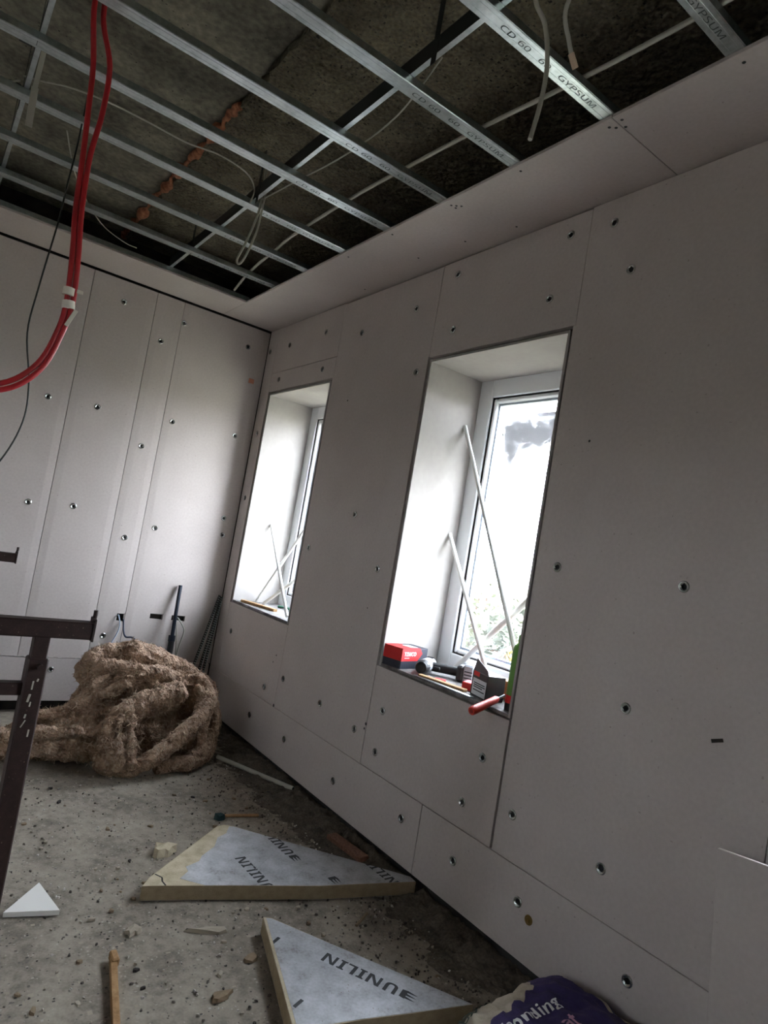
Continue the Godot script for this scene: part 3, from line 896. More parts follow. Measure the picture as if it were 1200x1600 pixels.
	cable("thin_wire", "thin pale wire bowed beside the right hand runner", [Vector3(-0.868, 2.87, 1.60), Vector3(-0.825, 2.875, 1.935), Vector3(-0.791, 2.875, 2.245), Vector3(-0.794, 2.875, 2.587), Vector3(-0.862, 2.88, 2.91)], 0.003, M.cable_white)
	# white conduit lying bowed over the channels near the window side
	var st := newst()
	tube(st, smoothed([Vector3(-0.50, 2.869, 3.9), Vector3(-0.515, 2.869, 3.4), Vector3(-0.535, 2.869, 3.1), Vector3(-0.564, 2.869, 2.79), Vector3(-0.588, 2.869, 2.387), Vector3(-0.603, 2.869, 1.99), Vector3(-0.598, 2.869, 1.45), Vector3(-0.575, 2.869, 1.18), Vector3(-0.54, 2.869, 0.79), Vector3(-0.475, 2.869, 0.40)]), 0.0075, 10)
	single(st, "conduit_run", M.cable_white, "white conduit bowed across the channels close to the window wall", "conduit")
	# wires drooping in the far left of the void
	cable("drooping_wire", "thin grey wire drooping below the channels left of the foam", [Vector3(-1.66, 2.93, 1.30), Vector3(-1.55, 2.87, 1.0), Vector3(-1.36, 2.865, 0.62), Vector3(-1.2, 2.855, 0.50), Vector3(-1.12, 2.865, 0.46)], 0.003, M.cable_white)
	cable("drooping_wire", "short pale wire end curling in at the left edge", [Vector3(-2.05, 2.94, 1.45), Vector3(-1.96, 2.88, 1.50), Vector3(-1.87, 2.875, 1.62)], 0.0045, M.cable_white)
	st = newst()
	cbox(st, Vector3(-1.829, 2.66, 1.90), Vector3(0.022, 0.14, 0.004), 0.001, Basis(Vector3.BACK, 0.03))
	cbox(st, Vector3(-1.829, 2.80, 1.90), Vector3(0.016, 0.16, 0.004), 0.001, Basis(Vector3.BACK, -0.03))
	single(st, "hanging_strip", M.cable_white, "flat pale strip hanging down from the left hand runner", "strip")

# ---------------------------------------------------------------- window sill things
func rod(a: Vector3, b: Vector3, r: float, label: String, group: String) -> void:
	var st := newst()
	tube(st, [a, b], r, 12)
	var o := thing("plastic_pole", label, "pole", Vector3.ZERO, group)
	done(st, "tube", M.conduit, o)
	# solid end, with a dark disc painting the shade of a hollow
	st = newst()
	var d := (a - b).normalized()
	tube(st, [a + d * 0.0002, a + d * 0.0006], r * 0.72, 10)
	done(st, "bore_shade", M.zinc_dark, o)

func build_sill_things() -> void:
	rod(Vector3(0.290, 2.062, 1.984), Vector3(0.125, 0.838, 2.808), 0.0105, "long white plastic pole leaning across the nearer window", "poles in the nearer window")
	rod(Vector3(0.305, 1.500, 1.984), Vector3(0.200, 0.838, 2.536), 0.0105, "shorter white plastic pole leaning left in the nearer window", "poles in the nearer window")
	rod(Vector3(0.152, 1.366, 2.808), Vector3(0.340, 0.838, 2.13), 0.013, "thick pale pole leaning right in the nearer window", "poles in the nearer window")
	rod(Vector3(0.191, 1.406, 0.184), Vector3(0.078, 0.852, 0.858), 0.010, "white pole leaning left in the far window", "poles in the far window")
	rod(Vector3(0.214, 1.79, 0.995), Vector3(0.176, 0.852, 0.196), 0.0095, "white pole leaning steeply right in the far window", "poles in the far window")
	rod(Vector3(0.282, 1.325, 0.995), Vector3(0.169, 0.852, 0.327), 0.0115, "flatter white pole leaning right in the far window", "poles in the far window")
	var st := newst()
	cbox(st, Vector3(0.074, 0.852, 0.45), Vector3(0.034, 0.018, 0.37), 0.002, Basis(Vector3.UP, 0.202))
	single(st, "wood_batten", M.timber, "short timber batten lying on the far window's sill", "batten")
	st = newst()
	tube(st, smoothed([Vector3(0.24, 0.853, 0.42), Vector3(0.27, 0.858, 0.5), Vector3(0.25, 0.853, 0.6), Vector3(0.29, 0.853, 0.66)]), 0.009, 8)
	single(st, "green_rope", mat(Color(0.10, 0.32, 0.25), 0.7), "dark green rope end curled on the far window's sill", "rope")

	# red and navy screw box
	var box := thing("screw_box", "red and navy cardboard screw box lettered TIMCO in the sill corner", "box", Vector3(0.012, 0.830, 2.125))
	var by := Basis(Vector3.UP, atan2(0.2, 0.98))
	box.basis = by
	# local: +x runs away along the front face, -z to the left end; height 0.095
	var L := 0.19
	var D := 0.115
	var hh := 0.095
	st = newst()
	span(st, Vector3(0, 0, -D), Vector3(L, hh, 0), 0.0015)
	done(st, "carton", M.navy_card, box)
	st = newst()
	# red band over the front, the left end and the lid, with a slanted end
	poly(st, [Vector3(0.0005, 0.036, 0.0004), Vector3(0.118, 0.036, 0.0004), Vector3(0.150, hh * 0.74, 0.0004), Vector3(0.132, hh - 0.001, 0.0004), Vector3(0.0005, hh - 0.001, 0.0004)], Vector3.BACK)
	poly(st, [Vector3(-0.0004, 0.036, -D + 0.001), Vector3(-0.0004, 0.036, 0.0), Vector3(-0.0004, hh, 0.0), Vector3(-0.0004, hh, -D + 0.001)], Vector3.LEFT)
	poly(st, [Vector3(0, hh + 0.0004, -D), Vector3(0, hh + 0.0004, 0), Vector3(0.132, hh + 0.0004, 0), Vector3(0.10, hh + 0.0004, -D)], Vector3.UP)
	done(st, "red_band", M.red_card, box)
	st = newst()
	lettering(st, "TIMCO", Vector3(0.018, 0.060, 0.0008), Vector3.RIGHT, Vector3.UP, 0.019, 0.085, 800)
	span(st, Vector3(0.022, 0.049, 0.0006), Vector3(0.056, 0.0515, 0.0009))
	done(st, "lettering", M.white_ink, box)
	st = newst()
	cbox(st, Vector3(0.11, hh + 0.0008, -0.05), Vector3(0.05, 0.0008, 0.06), 0.0)
	done(st, "lid_label", M.label_white, box)

	# cordless drill lying on its side
	var dr := thing("cordless_drill", "grey and black cordless drill lying on the sill", "drill", Vector3(0.055, 0.864, 2.225))
	dr.basis = Basis(Vector3.UP, atan2(0.10, 0.15))
	# local +x from the nose to the back of the motor
	var bx := Basis(Vector3.BACK, -PI / 2)
	st = newst()
	lathe(st, [[0.0, -0.012], [0.015, -0.012], [0.026, -0.008], [0.032, 0.004], [0.033, 0.032], [0.030, 0.036]], 18, bx)
	done(st, "nose", M.black, dr)
	st = newst()
	lathe(st, [[0.028, 0.033], [0.033, 0.04], [0.034, 0.09], [0.033, 0.14], [0.028, 0.158], [0.0, 0.162]], 18, bx)
	done(st, "motor_housing", M.grey_plastic, dr)
	st = newst()
	for k in 4:
		cbox(st, Vector3(0.118 + k * 0.008, 0.0335, 0.0), Vector3(0.003, 0.003, 0.03), 0.0)
	done(st, "vent", M.black, dr)
	st = newst()
	tube(st, smoothed([Vector3(0.09, 0.0, 0.025), Vector3(0.10, 0.0, 0.08), Vector3(0.105, 0.0, 0.13), Vector3(0.10, 0.0, 0.155)]), 0.0215, 12)
	cbox(st, Vector3(0.066, 0.0, 0.055), Vector3(0.014, 0.014, 0.03), 0.003)
	done(st, "grip", M.black, dr)
	st = newst()
	cbox(st, Vector3(0.095, 0.004, 0.168), Vector3(0.115, 0.072, 0.030), 0.008)
	done(st, "battery_mount", M.black, dr)
	st = newst()
	cbox(st, Vector3(0.098, 0.008, 0.207), Vector3(0.110, 0.082, 0.050), 0.008)
	var bat := done(st, "battery", M.grey_plastic, dr)
	st = newst()
	for k in 3:
		cbox(st, Vector3(0.043, 0.018 - k * 0.014, 0.207), Vector3(0.0012, 0.005, 0.036), 0.0)
	done(st, "battery_print", M.ink, bat)

	# black carton with white label, open flap
	var pk := thing("black_carton", "black open topped carton with a white printed label on the sill", "box", Vector3(0.060, 0.830, 2.59))
	pk.basis = Basis(Vector3.UP, -0.25)
	st = newst()
	span(st, Vector3(0, 0, -0.062), Vector3(0.085, 0.100, 0.062), 0.002)
	done(st, "carton", M.black_gloss, pk)
	st = newst()
	var fl := [Vector3(0.002, 0.099, -0.062), Vector3(0.002, 0.099, 0.062), Vector3(0.004, 0.118, 0.045), Vector3(0.010, 0.150, -0.056)]
	var fl2 := fl.map(func(q): return q + Vector3(0.002, 0, 0))
	poly(st, fl, Vector3.LEFT)
	poly(st, fl2, Vector3.RIGHT)
	for k in 4:
		poly(st, [fl[k], fl[(k + 1) % 4], fl2[(k + 1) % 4], fl2[k]], fl[k] + fl[(k + 1) % 4] - Vector3(0, 0.22, 0))
	done(st, "flap", M.black_gloss, pk)
	st = newst()
	span(st, Vector3(-0.0006, 0.006, -0.050), Vector3(0.0002, 0.072, 0.056))
	var lb := done(st, "label", M.label_white, pk)
	st = newst()
	for k in [[0.052, -0.040, 0.046], [0.044, -0.040, 0.050], [0.036, -0.040, 0.030], [0.024, -0.040, 0.048]]:
		span(st, Vector3(-0.0010, k[0], k[1]), Vector3(-0.0004, k[0] + 0.004, k[2]))
	done(st, "label_print", M.ink, lb)
	st = newst()
	span(st, Vector3(-0.0007, 0.082, -0.050), Vector3(0.0002, 0.100, -0.005))
	done(st, "red_logo", M.red_card, pk)

	# small red packet and red box
	st = newst()
	cbox(st, Vector3(0.125, 0.848, 2.475), Vector3(0.075, 0.034, 0.050), 0.003, Basis(Vector3.UP, 0.5))
	single(st, "red_packet", M.red_card, "small red packet between the drill battery and the black carton", "packet")
	st = newst()
	cbox(st, Vector3(0.185, 0.862, 2.700), Vector3(0.085, 0.064, 0.055), 0.003, Basis(Vector3.UP, -0.2))
	single(st, "red_tub", M.red_card, "red box behind the black carton beside the green can", "box")
	st = newst()
	cbox(st, Vector3(0.225, 0.868, 2.600), Vector3(0.075, 0.075, 0.10), 0.003, Basis(Vector3.UP, 0.3))
	single(st, "wood_block", M.timber, "pale timber offcut block at the back of the nearer sill", "block")
	st = newst()
	cbox(st, Vector3(0.045, 0.836, 2.385), Vector3(0.030, 0.012, 0.26), 0.002, Basis(Vector3.UP, 0.16))
	single(st, "wood_batten", M.timber, "thin timber strip on the sill in front of the drill", "batten")
	st = newst()
	cbox(st, Vector3(0.018, 0.832, 2.42), Vector3(0.022, 0.004, 0.36), 0.001, Basis(Vector3.UP, 0.03))
	single(st, "metal_bead", M.galv, "thin metal edging strip along the front of the sill", "strip")
	st = newst()
	cbox(st, Vector3(0.085, 0.834, 2.33), Vector3(0.04, 0.008, 0.05), 0.002, Basis(Vector3.UP, 0.8))
	single(st, "red_scrap", M.red_card, "small red scrap lying under the drill grip", "scrap")

	# red handled tool sticking out over the sill edge
	var tool := thing("red_handled_tool", "tool with a thick orange red handle jutting over the sill edge", "tool")
	var ha := Vector3(-0.125, 0.822, 2.752)
	var hb := Vector3(0.04, 0.860, 2.719)
	st = newst()
	var ax := (hb - ha).normalized()
	tube(st, [ha, ha + ax * 0.004, ha + ax * 0.02, ha + ax * 0.10, hb - ax * 0.012, hb], [0.014, 0.0165, 0.017, 0.0155, 0.0145, 0.010], 16)
	done(st, "handle", M.handle_red, tool)
	st = newst()
	tube(st, [ha - ax * 0.0008, ha + ax * 0.0006], 0.008, 10)
	done(st, "end_hole_shade", mat(Color(0.5, 0.09, 0.07), 0.6), tool)  # darker red disc paints the shade inside the hole
	st = newst()
	tube(st, [hb - ax * 0.005, hb + ax * 0.05], 0.005, 8)
	done(st, "shaft", M.zinc_dark, tool)

	# green can standing against the right reveal
	var can := thing("green_foam_can", "tall green foam can standing at the right end of the sill", "can", Vector3(0.062, 0.830, 2.778))
	st = newst()
	lathe(st, [[0.0, 0.0], [0.028, 0.0], [0.029, 0.004], [0.029, 0.03]], 18)
	done(st, "base", M.black, can)
	st = newst()
	lathe(st, [[0.0292, 0.03], [0.0292, 0.06]], 18)
	done(st, "red_band", M.red_card, can)
	st = newst()
	lathe(st, [[0.029, 0.06], [0.029, 0.235], [0.024, 0.252], [0.014, 0.262]], 18)
	done(st, "body", M.green_can, can)
	st = newst()
	lathe(st, [[0.014, 0.260], [0.014, 0.290], [0.006, 0.300], [0.0, 0.300]], 12)
	done(st, "nozzle", M.green_can, can)

# ---------------------------------------------------------------- insulation heap
func build_heap() -> void:
	var lo := Vector3(-1.72, -0.03, 0.10)
	var hi := Vector3(-0.10, 0.66, 1.26)
	var cs := 0.0098
	var nx := int((hi.x - lo.x) / cs) + 1
	var ny := int((hi.y - lo.y) / cs) + 1
	var nz := int((hi.z - lo.z) / cs) + 1
	var fld := PackedFloat32Array()
	fld.resize(nx * ny * nz)
	fld.fill(0.2)
	var warp := FastNoiseLite.new()
	warp.seed = 17
	warp.frequency = 5.5
	warp.fractal_octaves = 3
	var K := 0.010
	for chain in HEAP:
		for i in chain.size() - 1:
			var A := Vector3(chain[i][0], chain[i][1], chain[i][2])
			var B := Vector3(chain[i + 1][0], chain[i + 1][1], chain[i + 1][2])
			var ra: float = chain[i][3]
			var rb: float = chain[i + 1][3]
			var pad := Vector3.ONE * (maxf(ra, rb) + 0.06)
			var p0 := ((A.min(B) - pad - lo) / cs).floor().clamp(Vector3.ZERO, Vector3(nx - 1, ny - 1, nz - 1))
			var p1 := ((A.max(B) + pad - lo) / cs).ceil().clamp(Vector3.ZERO, Vector3(nx - 1, ny - 1, nz - 1))
			var AB := B - A
			var inv := 1.0 / AB.length_squared()
			for x in range(int(p0.x), int(p1.x) + 1):
				for y in range(int(p0.y), int(p1.y) + 1):
					for z in range(int(p0.z), int(p1.z) + 1):
						var q := lo + Vector3(x, y, z) * cs
						var t := clampf((q - A).dot(AB) * inv, 0.0, 1.0)
						var d := (q - A - AB * t).length() - lerpf(ra, rb, t)
						var id := (x * ny + y) * nz + z
						var e := fld[id]
						var hmix := maxf(K - absf(d - e), 0.0) / K
						fld[id] = minf(d, e) - hmix * hmix * K * 0.25
	for chain in CARVE:
		for i in chain.size() - 1:
			var A := Vector3(chain[i][0], chain[i][1], chain[i][2])
			var B := Vector3(chain[i + 1][0], chain[i + 1][1], chain[i + 1][2])
			var ra: float = chain[i][3]
			var rb: float = chain[i + 1][3]
			var pad := Vector3.ONE * (maxf(ra, rb) + 0.05)
			var p0 := ((A.min(B) - pad - lo) / cs).floor().clamp(Vector3.ZERO, Vector3(nx - 1, ny - 1, nz - 1))
			var p1 := ((A.max(B) + pad - lo) / cs).ceil().clamp(Vector3.ZERO, Vector3(nx - 1, ny - 1, nz - 1))
			var AB := B - A
			var inv := 1.0 / AB.length_squared()
			for x in range(int(p0.x), int(p1.x) + 1):
				for y in range(int(p0.y), int(p1.y) + 1):
					for z in range(int(p0.z), int(p1.z) + 1):
						var q := lo + Vector3(x, y, z) * cs
						var t := clampf((q - A).dot(AB) * inv, 0.0, 1.0)
						var id := (x * ny + y) * nz + z
						fld[id] = maxf(fld[id], lerpf(ra, rb, t) - (q - A - AB * t).length())
	# folds and torn tufts
	var fold := FastNoiseLite.new()
	fold.seed = 23
	fold.frequency = 9.0
	fold.fractal_type = FastNoiseLite.FRACTAL_RIDGED
	fold.fractal_octaves = 3
	var fine := FastNoiseLite.new()
	fine.seed = 29
	fine.frequency = 22.0
	fine.fractal_octaves = 3
	for x in nx:
		for y in ny:
			for z in nz:
				var id := (x * ny + y) * nz + z
				var d := fld[id]
				if absf(d) < 0.06:
					var q := lo + Vector3(x, y, z) * cs
					var wv := warp.get_noise_3dv(q) * 0.1
					d += warp.get_noise_3d(q.x, q.y * 0.7 + 5.0, q.z) * 0.020
					d -= (fold.get_noise_3d(q.x * 0.8 + wv, q.y * 1.7 + wv, q.z + wv) - 0.1) * 0.015
					d += fine.get_noise_3d(q.x + wv * 2.0, q.y - wv * 2.0, q.z + wv) * 0.011
					fld[id] = d
				if x == 0 or y == 0 or z == 0 or x == nx - 1 or y == ny - 1 or z == nz - 1:
					fld[id] = maxf(fld[id], 0.001)
	# surface nets
	var verts := PackedVector3Array()
	var cols := PackedColorArray()
	var at := PackedInt32Array()
	at.resize(nx * ny * nz)
	at.fill(-1)
	var tint := FastNoiseLite.new()
	tint.seed = 31
	tint.frequency = 7.0
	tint.fractal_octaves = 4
	var tint2 := FastNoiseLite.new()
	tint2.seed = 37
	tint2.frequency = 55.0
	var corner := [Vector3i(0, 0, 0), Vector3i(1, 0, 0), Vector3i(0, 1, 0), Vector3i(1, 1, 0), Vector3i(0, 0, 1), Vector3i(1, 0, 1), Vector3i(0, 1, 1), Vector3i(1, 1, 1)]
	var edges := [[0, 1], [2, 3], [4, 5], [6, 7], [0, 2], [1, 3], [4, 6], [5, 7], [0, 4], [1, 5], [2, 6], [3, 7]]
	var offs := []
	for c in corner:
		offs.append((c.x * ny + c.y) * nz + c.z)
	for x in nx - 1:
		for y in ny - 1:
			for z in nz - 1:
				var id := (x * ny + y) * nz + z
				var f0 := fld[id]
				if absf(f0) > 0.05:
					continue
				var inside := 0
				var vals := []
				for k in 8:
					var f := fld[id + offs[k]]
					vals.append(f)
					if f < 0.0:
						inside += 1
				if inside == 0 or inside == 8:
					continue
				var s := Vector3.ZERO
				var cnt := 0
				for e in edges:
					var a: float = vals[e[0]]
					var b: float = vals[e[1]]
					if (a < 0.0) != (b < 0.0):
						s += Vector3(corner[e[0]]).lerp(Vector3(corner[e[1]]), a / (a - b))
						cnt += 1
				at[id] = verts.size()
				var q := lo + (Vector3(x, y, z) + s / cnt) * cs
				q.y = maxf(q.y, -0.003)
				verts.append(q)
				var v := clampf(0.55 + tint.get_noise_3d(q.x * 1.4, q.y * 0.6, q.z * 1.4) * 1.0, 0.0, 1.0)
				var col := Color(0.175, 0.10, 0.062).lerp(Color(0.50, 0.345, 0.235), v)
				col = col.lerp(Color(0.58, 0.48, 0.37), clampf(tint2.get_noise_3dv(q) * 1.2, 0.0, 0.6))
				cols.append(col)
	var ix := PackedInt32Array()
	var step := [ny * nz, nz, 1]
	for x in range(1, nx - 1):
		for y in range(1, ny - 1):
			for z in range(1, nz - 1):
				var id := (x * ny + y) * nz + z
				if at[id] < 0:
					continue
				var s0 := fld[id] < 0.0
				for ax in 3:
					if (fld[id + step[ax]] < 0.0) == s0:
						continue
					var u: int = step[(ax + 1) % 3]
					var v: int = step[(ax + 2) % 3]
					var q := [at[id], at[id - u], at[id - u - v], at[id - v]]
					if q.min() < 0:
						continue
					if s0:
						q.reverse()
					# front faces run clockwise
					for k in [0, 1, 2, 0, 2, 3]:
						ix.append(q[k])
	var st := newst()
	st.set_smooth_group(0)
	for i in verts.size():
		st.set_color(cols[i])
		st.add_vertex(verts[i])
	for k in ix:
		st.add_index(k)
	st.generate_normals()
	var o := thing("insulation_heap", "crumpled heap of brown mineral wool insulation on the floor", "insulation", Vector3.ZERO)
	var mesh := st.commit()
	inst(mesh, "wool", M.wool, o)
	# loose tufts standing off the surface
	var tuft := newst()
	for k in 5:
		var b := Basis(Vector3.UP, TAU * k / 5.0 + 0.3 * k)
		var w := 0.0034
		var p := [b * Vector3(0.002, -0.002, 0.0), b * Vector3(0.010, 0.004, 0.002), b * Vector3(0.023, 0.007 - 0.002 * (k % 3), 0.007 * (k % 2)), b * Vector3(0.036, 0.004 + 0.003 * (k % 2), 0.013 * (k % 2) - 0.004)]
		var side: Vector3 = b * Vector3(0, 0, 1)
		for i in 3:
			var wa := w * (1.0 - i / 3.5)
			var wb := w * (1.0 - (i + 1) / 3.5)
			poly(tuft, [p[i] - side * wa, p[i] + side * wa, p[i + 1] + side * wb, p[i + 1] - side * wb], Vector3.UP)
	tuft.generate_normals()
	var arr := mesh.surface_get_arrays(0)
	var nn: PackedVector3Array = arr[Mesh.ARRAY_NORMAL]
	var vv: PackedVector3Array = arr[Mesh.ARRAY_VERTEX]
	var mm := MultiMesh.new()
	mm.transform_format = MultiMesh.TRANSFORM_3D
	mm.use_colors = true
	mm.mesh = tuft.commit()
	var n := 2600
	mm.instance_count = n
	for i in n:
		var k := rng.randi_range(0, vv.size() - 1)
		var up := (nn[k] + Vector3(rng.randf_range(-0.25, 0.25), rng.randf_range(-0.25, 0.25), rng.randf_range(-0.25, 0.25))).normalized()
		var tx := up.cross(Vector3(rng.randf_range(-1, 1), rng.randf_range(-1, 1), rng.randf_range(-1, 1))).normalized()
		var s := rng.randf_range(0.35, 1.1)
		mm.set_instance_transform(i, Transform3D(Basis(tx, up, tx.cross(up)).scaled_local(Vector3.ONE * s), vv[k] - up * 0.003))
		mm.set_instance_color(i, Color(0.22, 0.14, 0.09).lerp(Color(0.50, 0.39, 0.28), rng.randf()))
	var mi := MultiMeshInstance3D.new()
	mi.multimesh = mm
	mi.name = "tufts"
	var fm := mat(Color.WHITE, 1.0)
	fm.vertex_color_use_as_albedo = true
	mi.material_override = fm
	mi.set_meta("kind", "stuff")
	o.add_child(mi)

# ---------------------------------------------------------------- trestles
func trestle(at: Vector3, turn: float, label: String) -> void:
	# head bar along local x (its free end at x = 0.10), post below, second leg further along -x
	var o := thing("steel_trestle", label, "trestle", at, "trestles")
	o.rotation.y = turn
	var st := newst()
	cbox(st, Vector3(-0.40, 1.073, 0), Vector3(1.0, 0.037, 0.037), 0.003)
	done(st, "head_bar", M.rust, o)
	for e in [0.098, -0.898]:
		st = newst()
		cbox(st, Vector3(e, 1.076, 0), Vector3(0.005, 0.05, 0.042), 0.001)
		tube(st, smoothed([Vector3(e - 0.003, 1.09, 0.0), Vector3(e + 0.001, 1.104, 0), Vector3(e + 0.001, 1.118, 0)]), 0.005, 6)
		done(st, "end_stop", M.rust, o)
	for lx in [0.0, -0.80]:
		st = newst()
		cbox(st, Vector3(lx, 0.98, 0), Vector3(0.031, 0.16, 0.031), 0.002)
		done(st, "inner_tube", M.rust, o)
		st = newst()
		cbox(st, Vector3(lx + 0.0, 0.66, 0), Vector3(0.040, 0.70, 0.040), 0.003)
		done(st, "post", M.rust, o)
		st = newst()
		tube(st, [Vector3(lx + 0.004, 0.995, 0.016), Vector3(lx + 0.004, 0.995, 0.032)], 0.006, 8)
		done(st, "locking_pin", M.rust, o)
		for s in [-1.0, 1.0]:
			st = newst()
			tube(st, [Vector3(lx, 0.42, s * 0.015), Vector3(lx, 0.015, s * 0.30)], 0.017, 4)
			cbox(st, Vector3(lx, 0.008, s * 0.31), Vector3(0.06, 0.014, 0.06), 0.002)
			done(st, "leg", M.rust, o)
		# dried plaster on the posts
		st = newst()
		for k in 7:
			var yy := 0.86 + 0.018 * k + rng.randf_range(-0.006, 0.006)
			cbox(st, Vector3(lx + rng.randf_range(-0.008, 0.008), yy, 0.0204), Vector3(rng.randf_range(0.002, 0.005), rng.randf_range(0.006, 0.020), 0.0012), 0.0006, Basis(Vector3.BACK, rng.randf_range(-0.5, 0.2)))
		done(st, "plaster_splash", M.plaster_splash, o)
	st = newst()
	cbox(st, Vector3(-0.40, 0.944, 0), Vector3(0.78, 0.026, 0.026), 0.002)
	done(st, "cross_bar", M.rust, o)

# ---------------------------------------------------------------- things on the floor
func foil_board(called: String, label: String, outline: Array, foil: Array, marks: Array, th: float, crack := [], ticks := [], creases := []) -> void:
	var pts := PackedVector2Array(outline)
	var c := Vector2.ZERO
	for q in pts:
		c += q
	c /= pts.size()
	for i in pts.size():
		pts[i] -= c
	var fo := PackedVector2Array(foil)
	for i in fo.size():
		fo[i] -= c
	var o := thing(called, label, "insulation board", Vector3(c.x, 0.003, c.y), "foil faced insulation offcuts")
	var st := newst()
	prism(st, pts, 0.0, th)
	done(st, "foam_core", M.pir, o)
	st = newst()
	# bare foam skin left where the facing is torn away
	var skin: Array = Geometry2D.offset_polygon(pts, -0.0015)
	if skin.size():
		prism(st, skin[0], th, th + 0.0006)
	done(st, "torn_paper", M.pir_pale, o)
	st = newst()
	prism(st, fo, th, th + 0.0014)
	done(st, "foil_facing", M.foil, o)
	st = newst()
	prism(st, pts, -0.0008, 0.0)
	done(st, "underside_facing", M.foil, o)
	var word := glyphs("UNILIN", 800)
	var ww := 0.0
	for t in word:
		for q in t:
			ww = maxf(ww, q.x)
	var y := th + 0.0018
	for mk in marks:
		var r: Vector2 = Vector2(mk[1]).normalized()
		var u := Vector2(r.y, -r.x)
		var s: Vector2 = Vector2(mk[0]) - c
		if mk[3]:
			st = newst()
			printed(st, word, s, r, u, mk[2] / ww, 0.047, fo, y)
			done(st, "print", M.foil_print, o)
		if mk[4]:
			st = newst()
			# three slanted bars of the maker's sign, ahead of the word
			var bars := [[Vector2(0.62, 0.05), Vector2(0.95, 0.12), Vector2(0.95, 0.86)], [Vector2(0.62, 0.05), Vector2(0.95, 0.86), Vector2(0.62, 0.92)]]
			for k in 3:
				var yy := 0.30 * k + 0.05
				bars.append([Vector2(0.0, yy + 0.16), Vector2(0.64, yy), Vector2(0.64, yy + 0.22)])
			printed(st, bars, s - r * 0.066, r, u, 0.056, 0.047, fo, y)
			done(st, "print", M.foil_print, o)
	for tk in ticks:
		# ends of letters cut off by the sawn edge
		var ta: Vector2 = tk[0] - c
		var tb: Vector2 = tk[1] - c
		var td := (tb - ta).normalized()
		var tw := Vector2(td.y, -td.x) * 0.0055
		st = newst()
		for piece in Geometry2D.intersect_polygons(PackedVector2Array([ta - tw, ta + tw, tb + tw, tb - tw]), fo):
			prism(st, piece, th + 0.0014, th + 0.0018)
		done(st, "print", M.foil_print, o)
	for cr in creases:
		# wrinkle standing up in the foil
		var ca: Vector2 = cr[0] - c
		var cb: Vector2 = cr[1] - c
		st = newst()
		tube(st, [Vector3(ca.x, th + 0.0008, ca.y), Vector3(cb.x, th + 0.0008, cb.y)], 0.0022, 6)
		done(st, "crease", M.foil, o)
	if crack.size():
		st = newst()
		for i in crack.size() - 1:
			var a: Vector2 = crack[i] - c
			var b: Vector2 = crack[i + 1] - c
			var d := (b - a).normalized()
			var w := Vector2(d.y, -d.x) * 0.003
			poly(st, [Vector3(a.x - w.x, th + 0.0009, a.y - w.y), Vector3(a.x + w.x, th + 0.0009, a.y + w.y), Vector3(b.x + w.x, th + 0.0009, b.y + w.y), Vector3(b.x - w.x, th + 0.0009, b.y - w.y)], Vector3.UP)
		done(st, "crack", M.chip_dark, o)

func lump(called: String, label: String, category: String, x: float, z: float, s: Vector3, m: Material, seed_: int, turn := 0.0, group := "", n := 7, jag := 0.35) -> void:
	var st := newst()
	chunk(st, s, seed_, n, jag)
	var o := single(st, called, m, label, category, group)
	o.position = Vector3(x, -0.002, z)
	o.rotation.y = turn

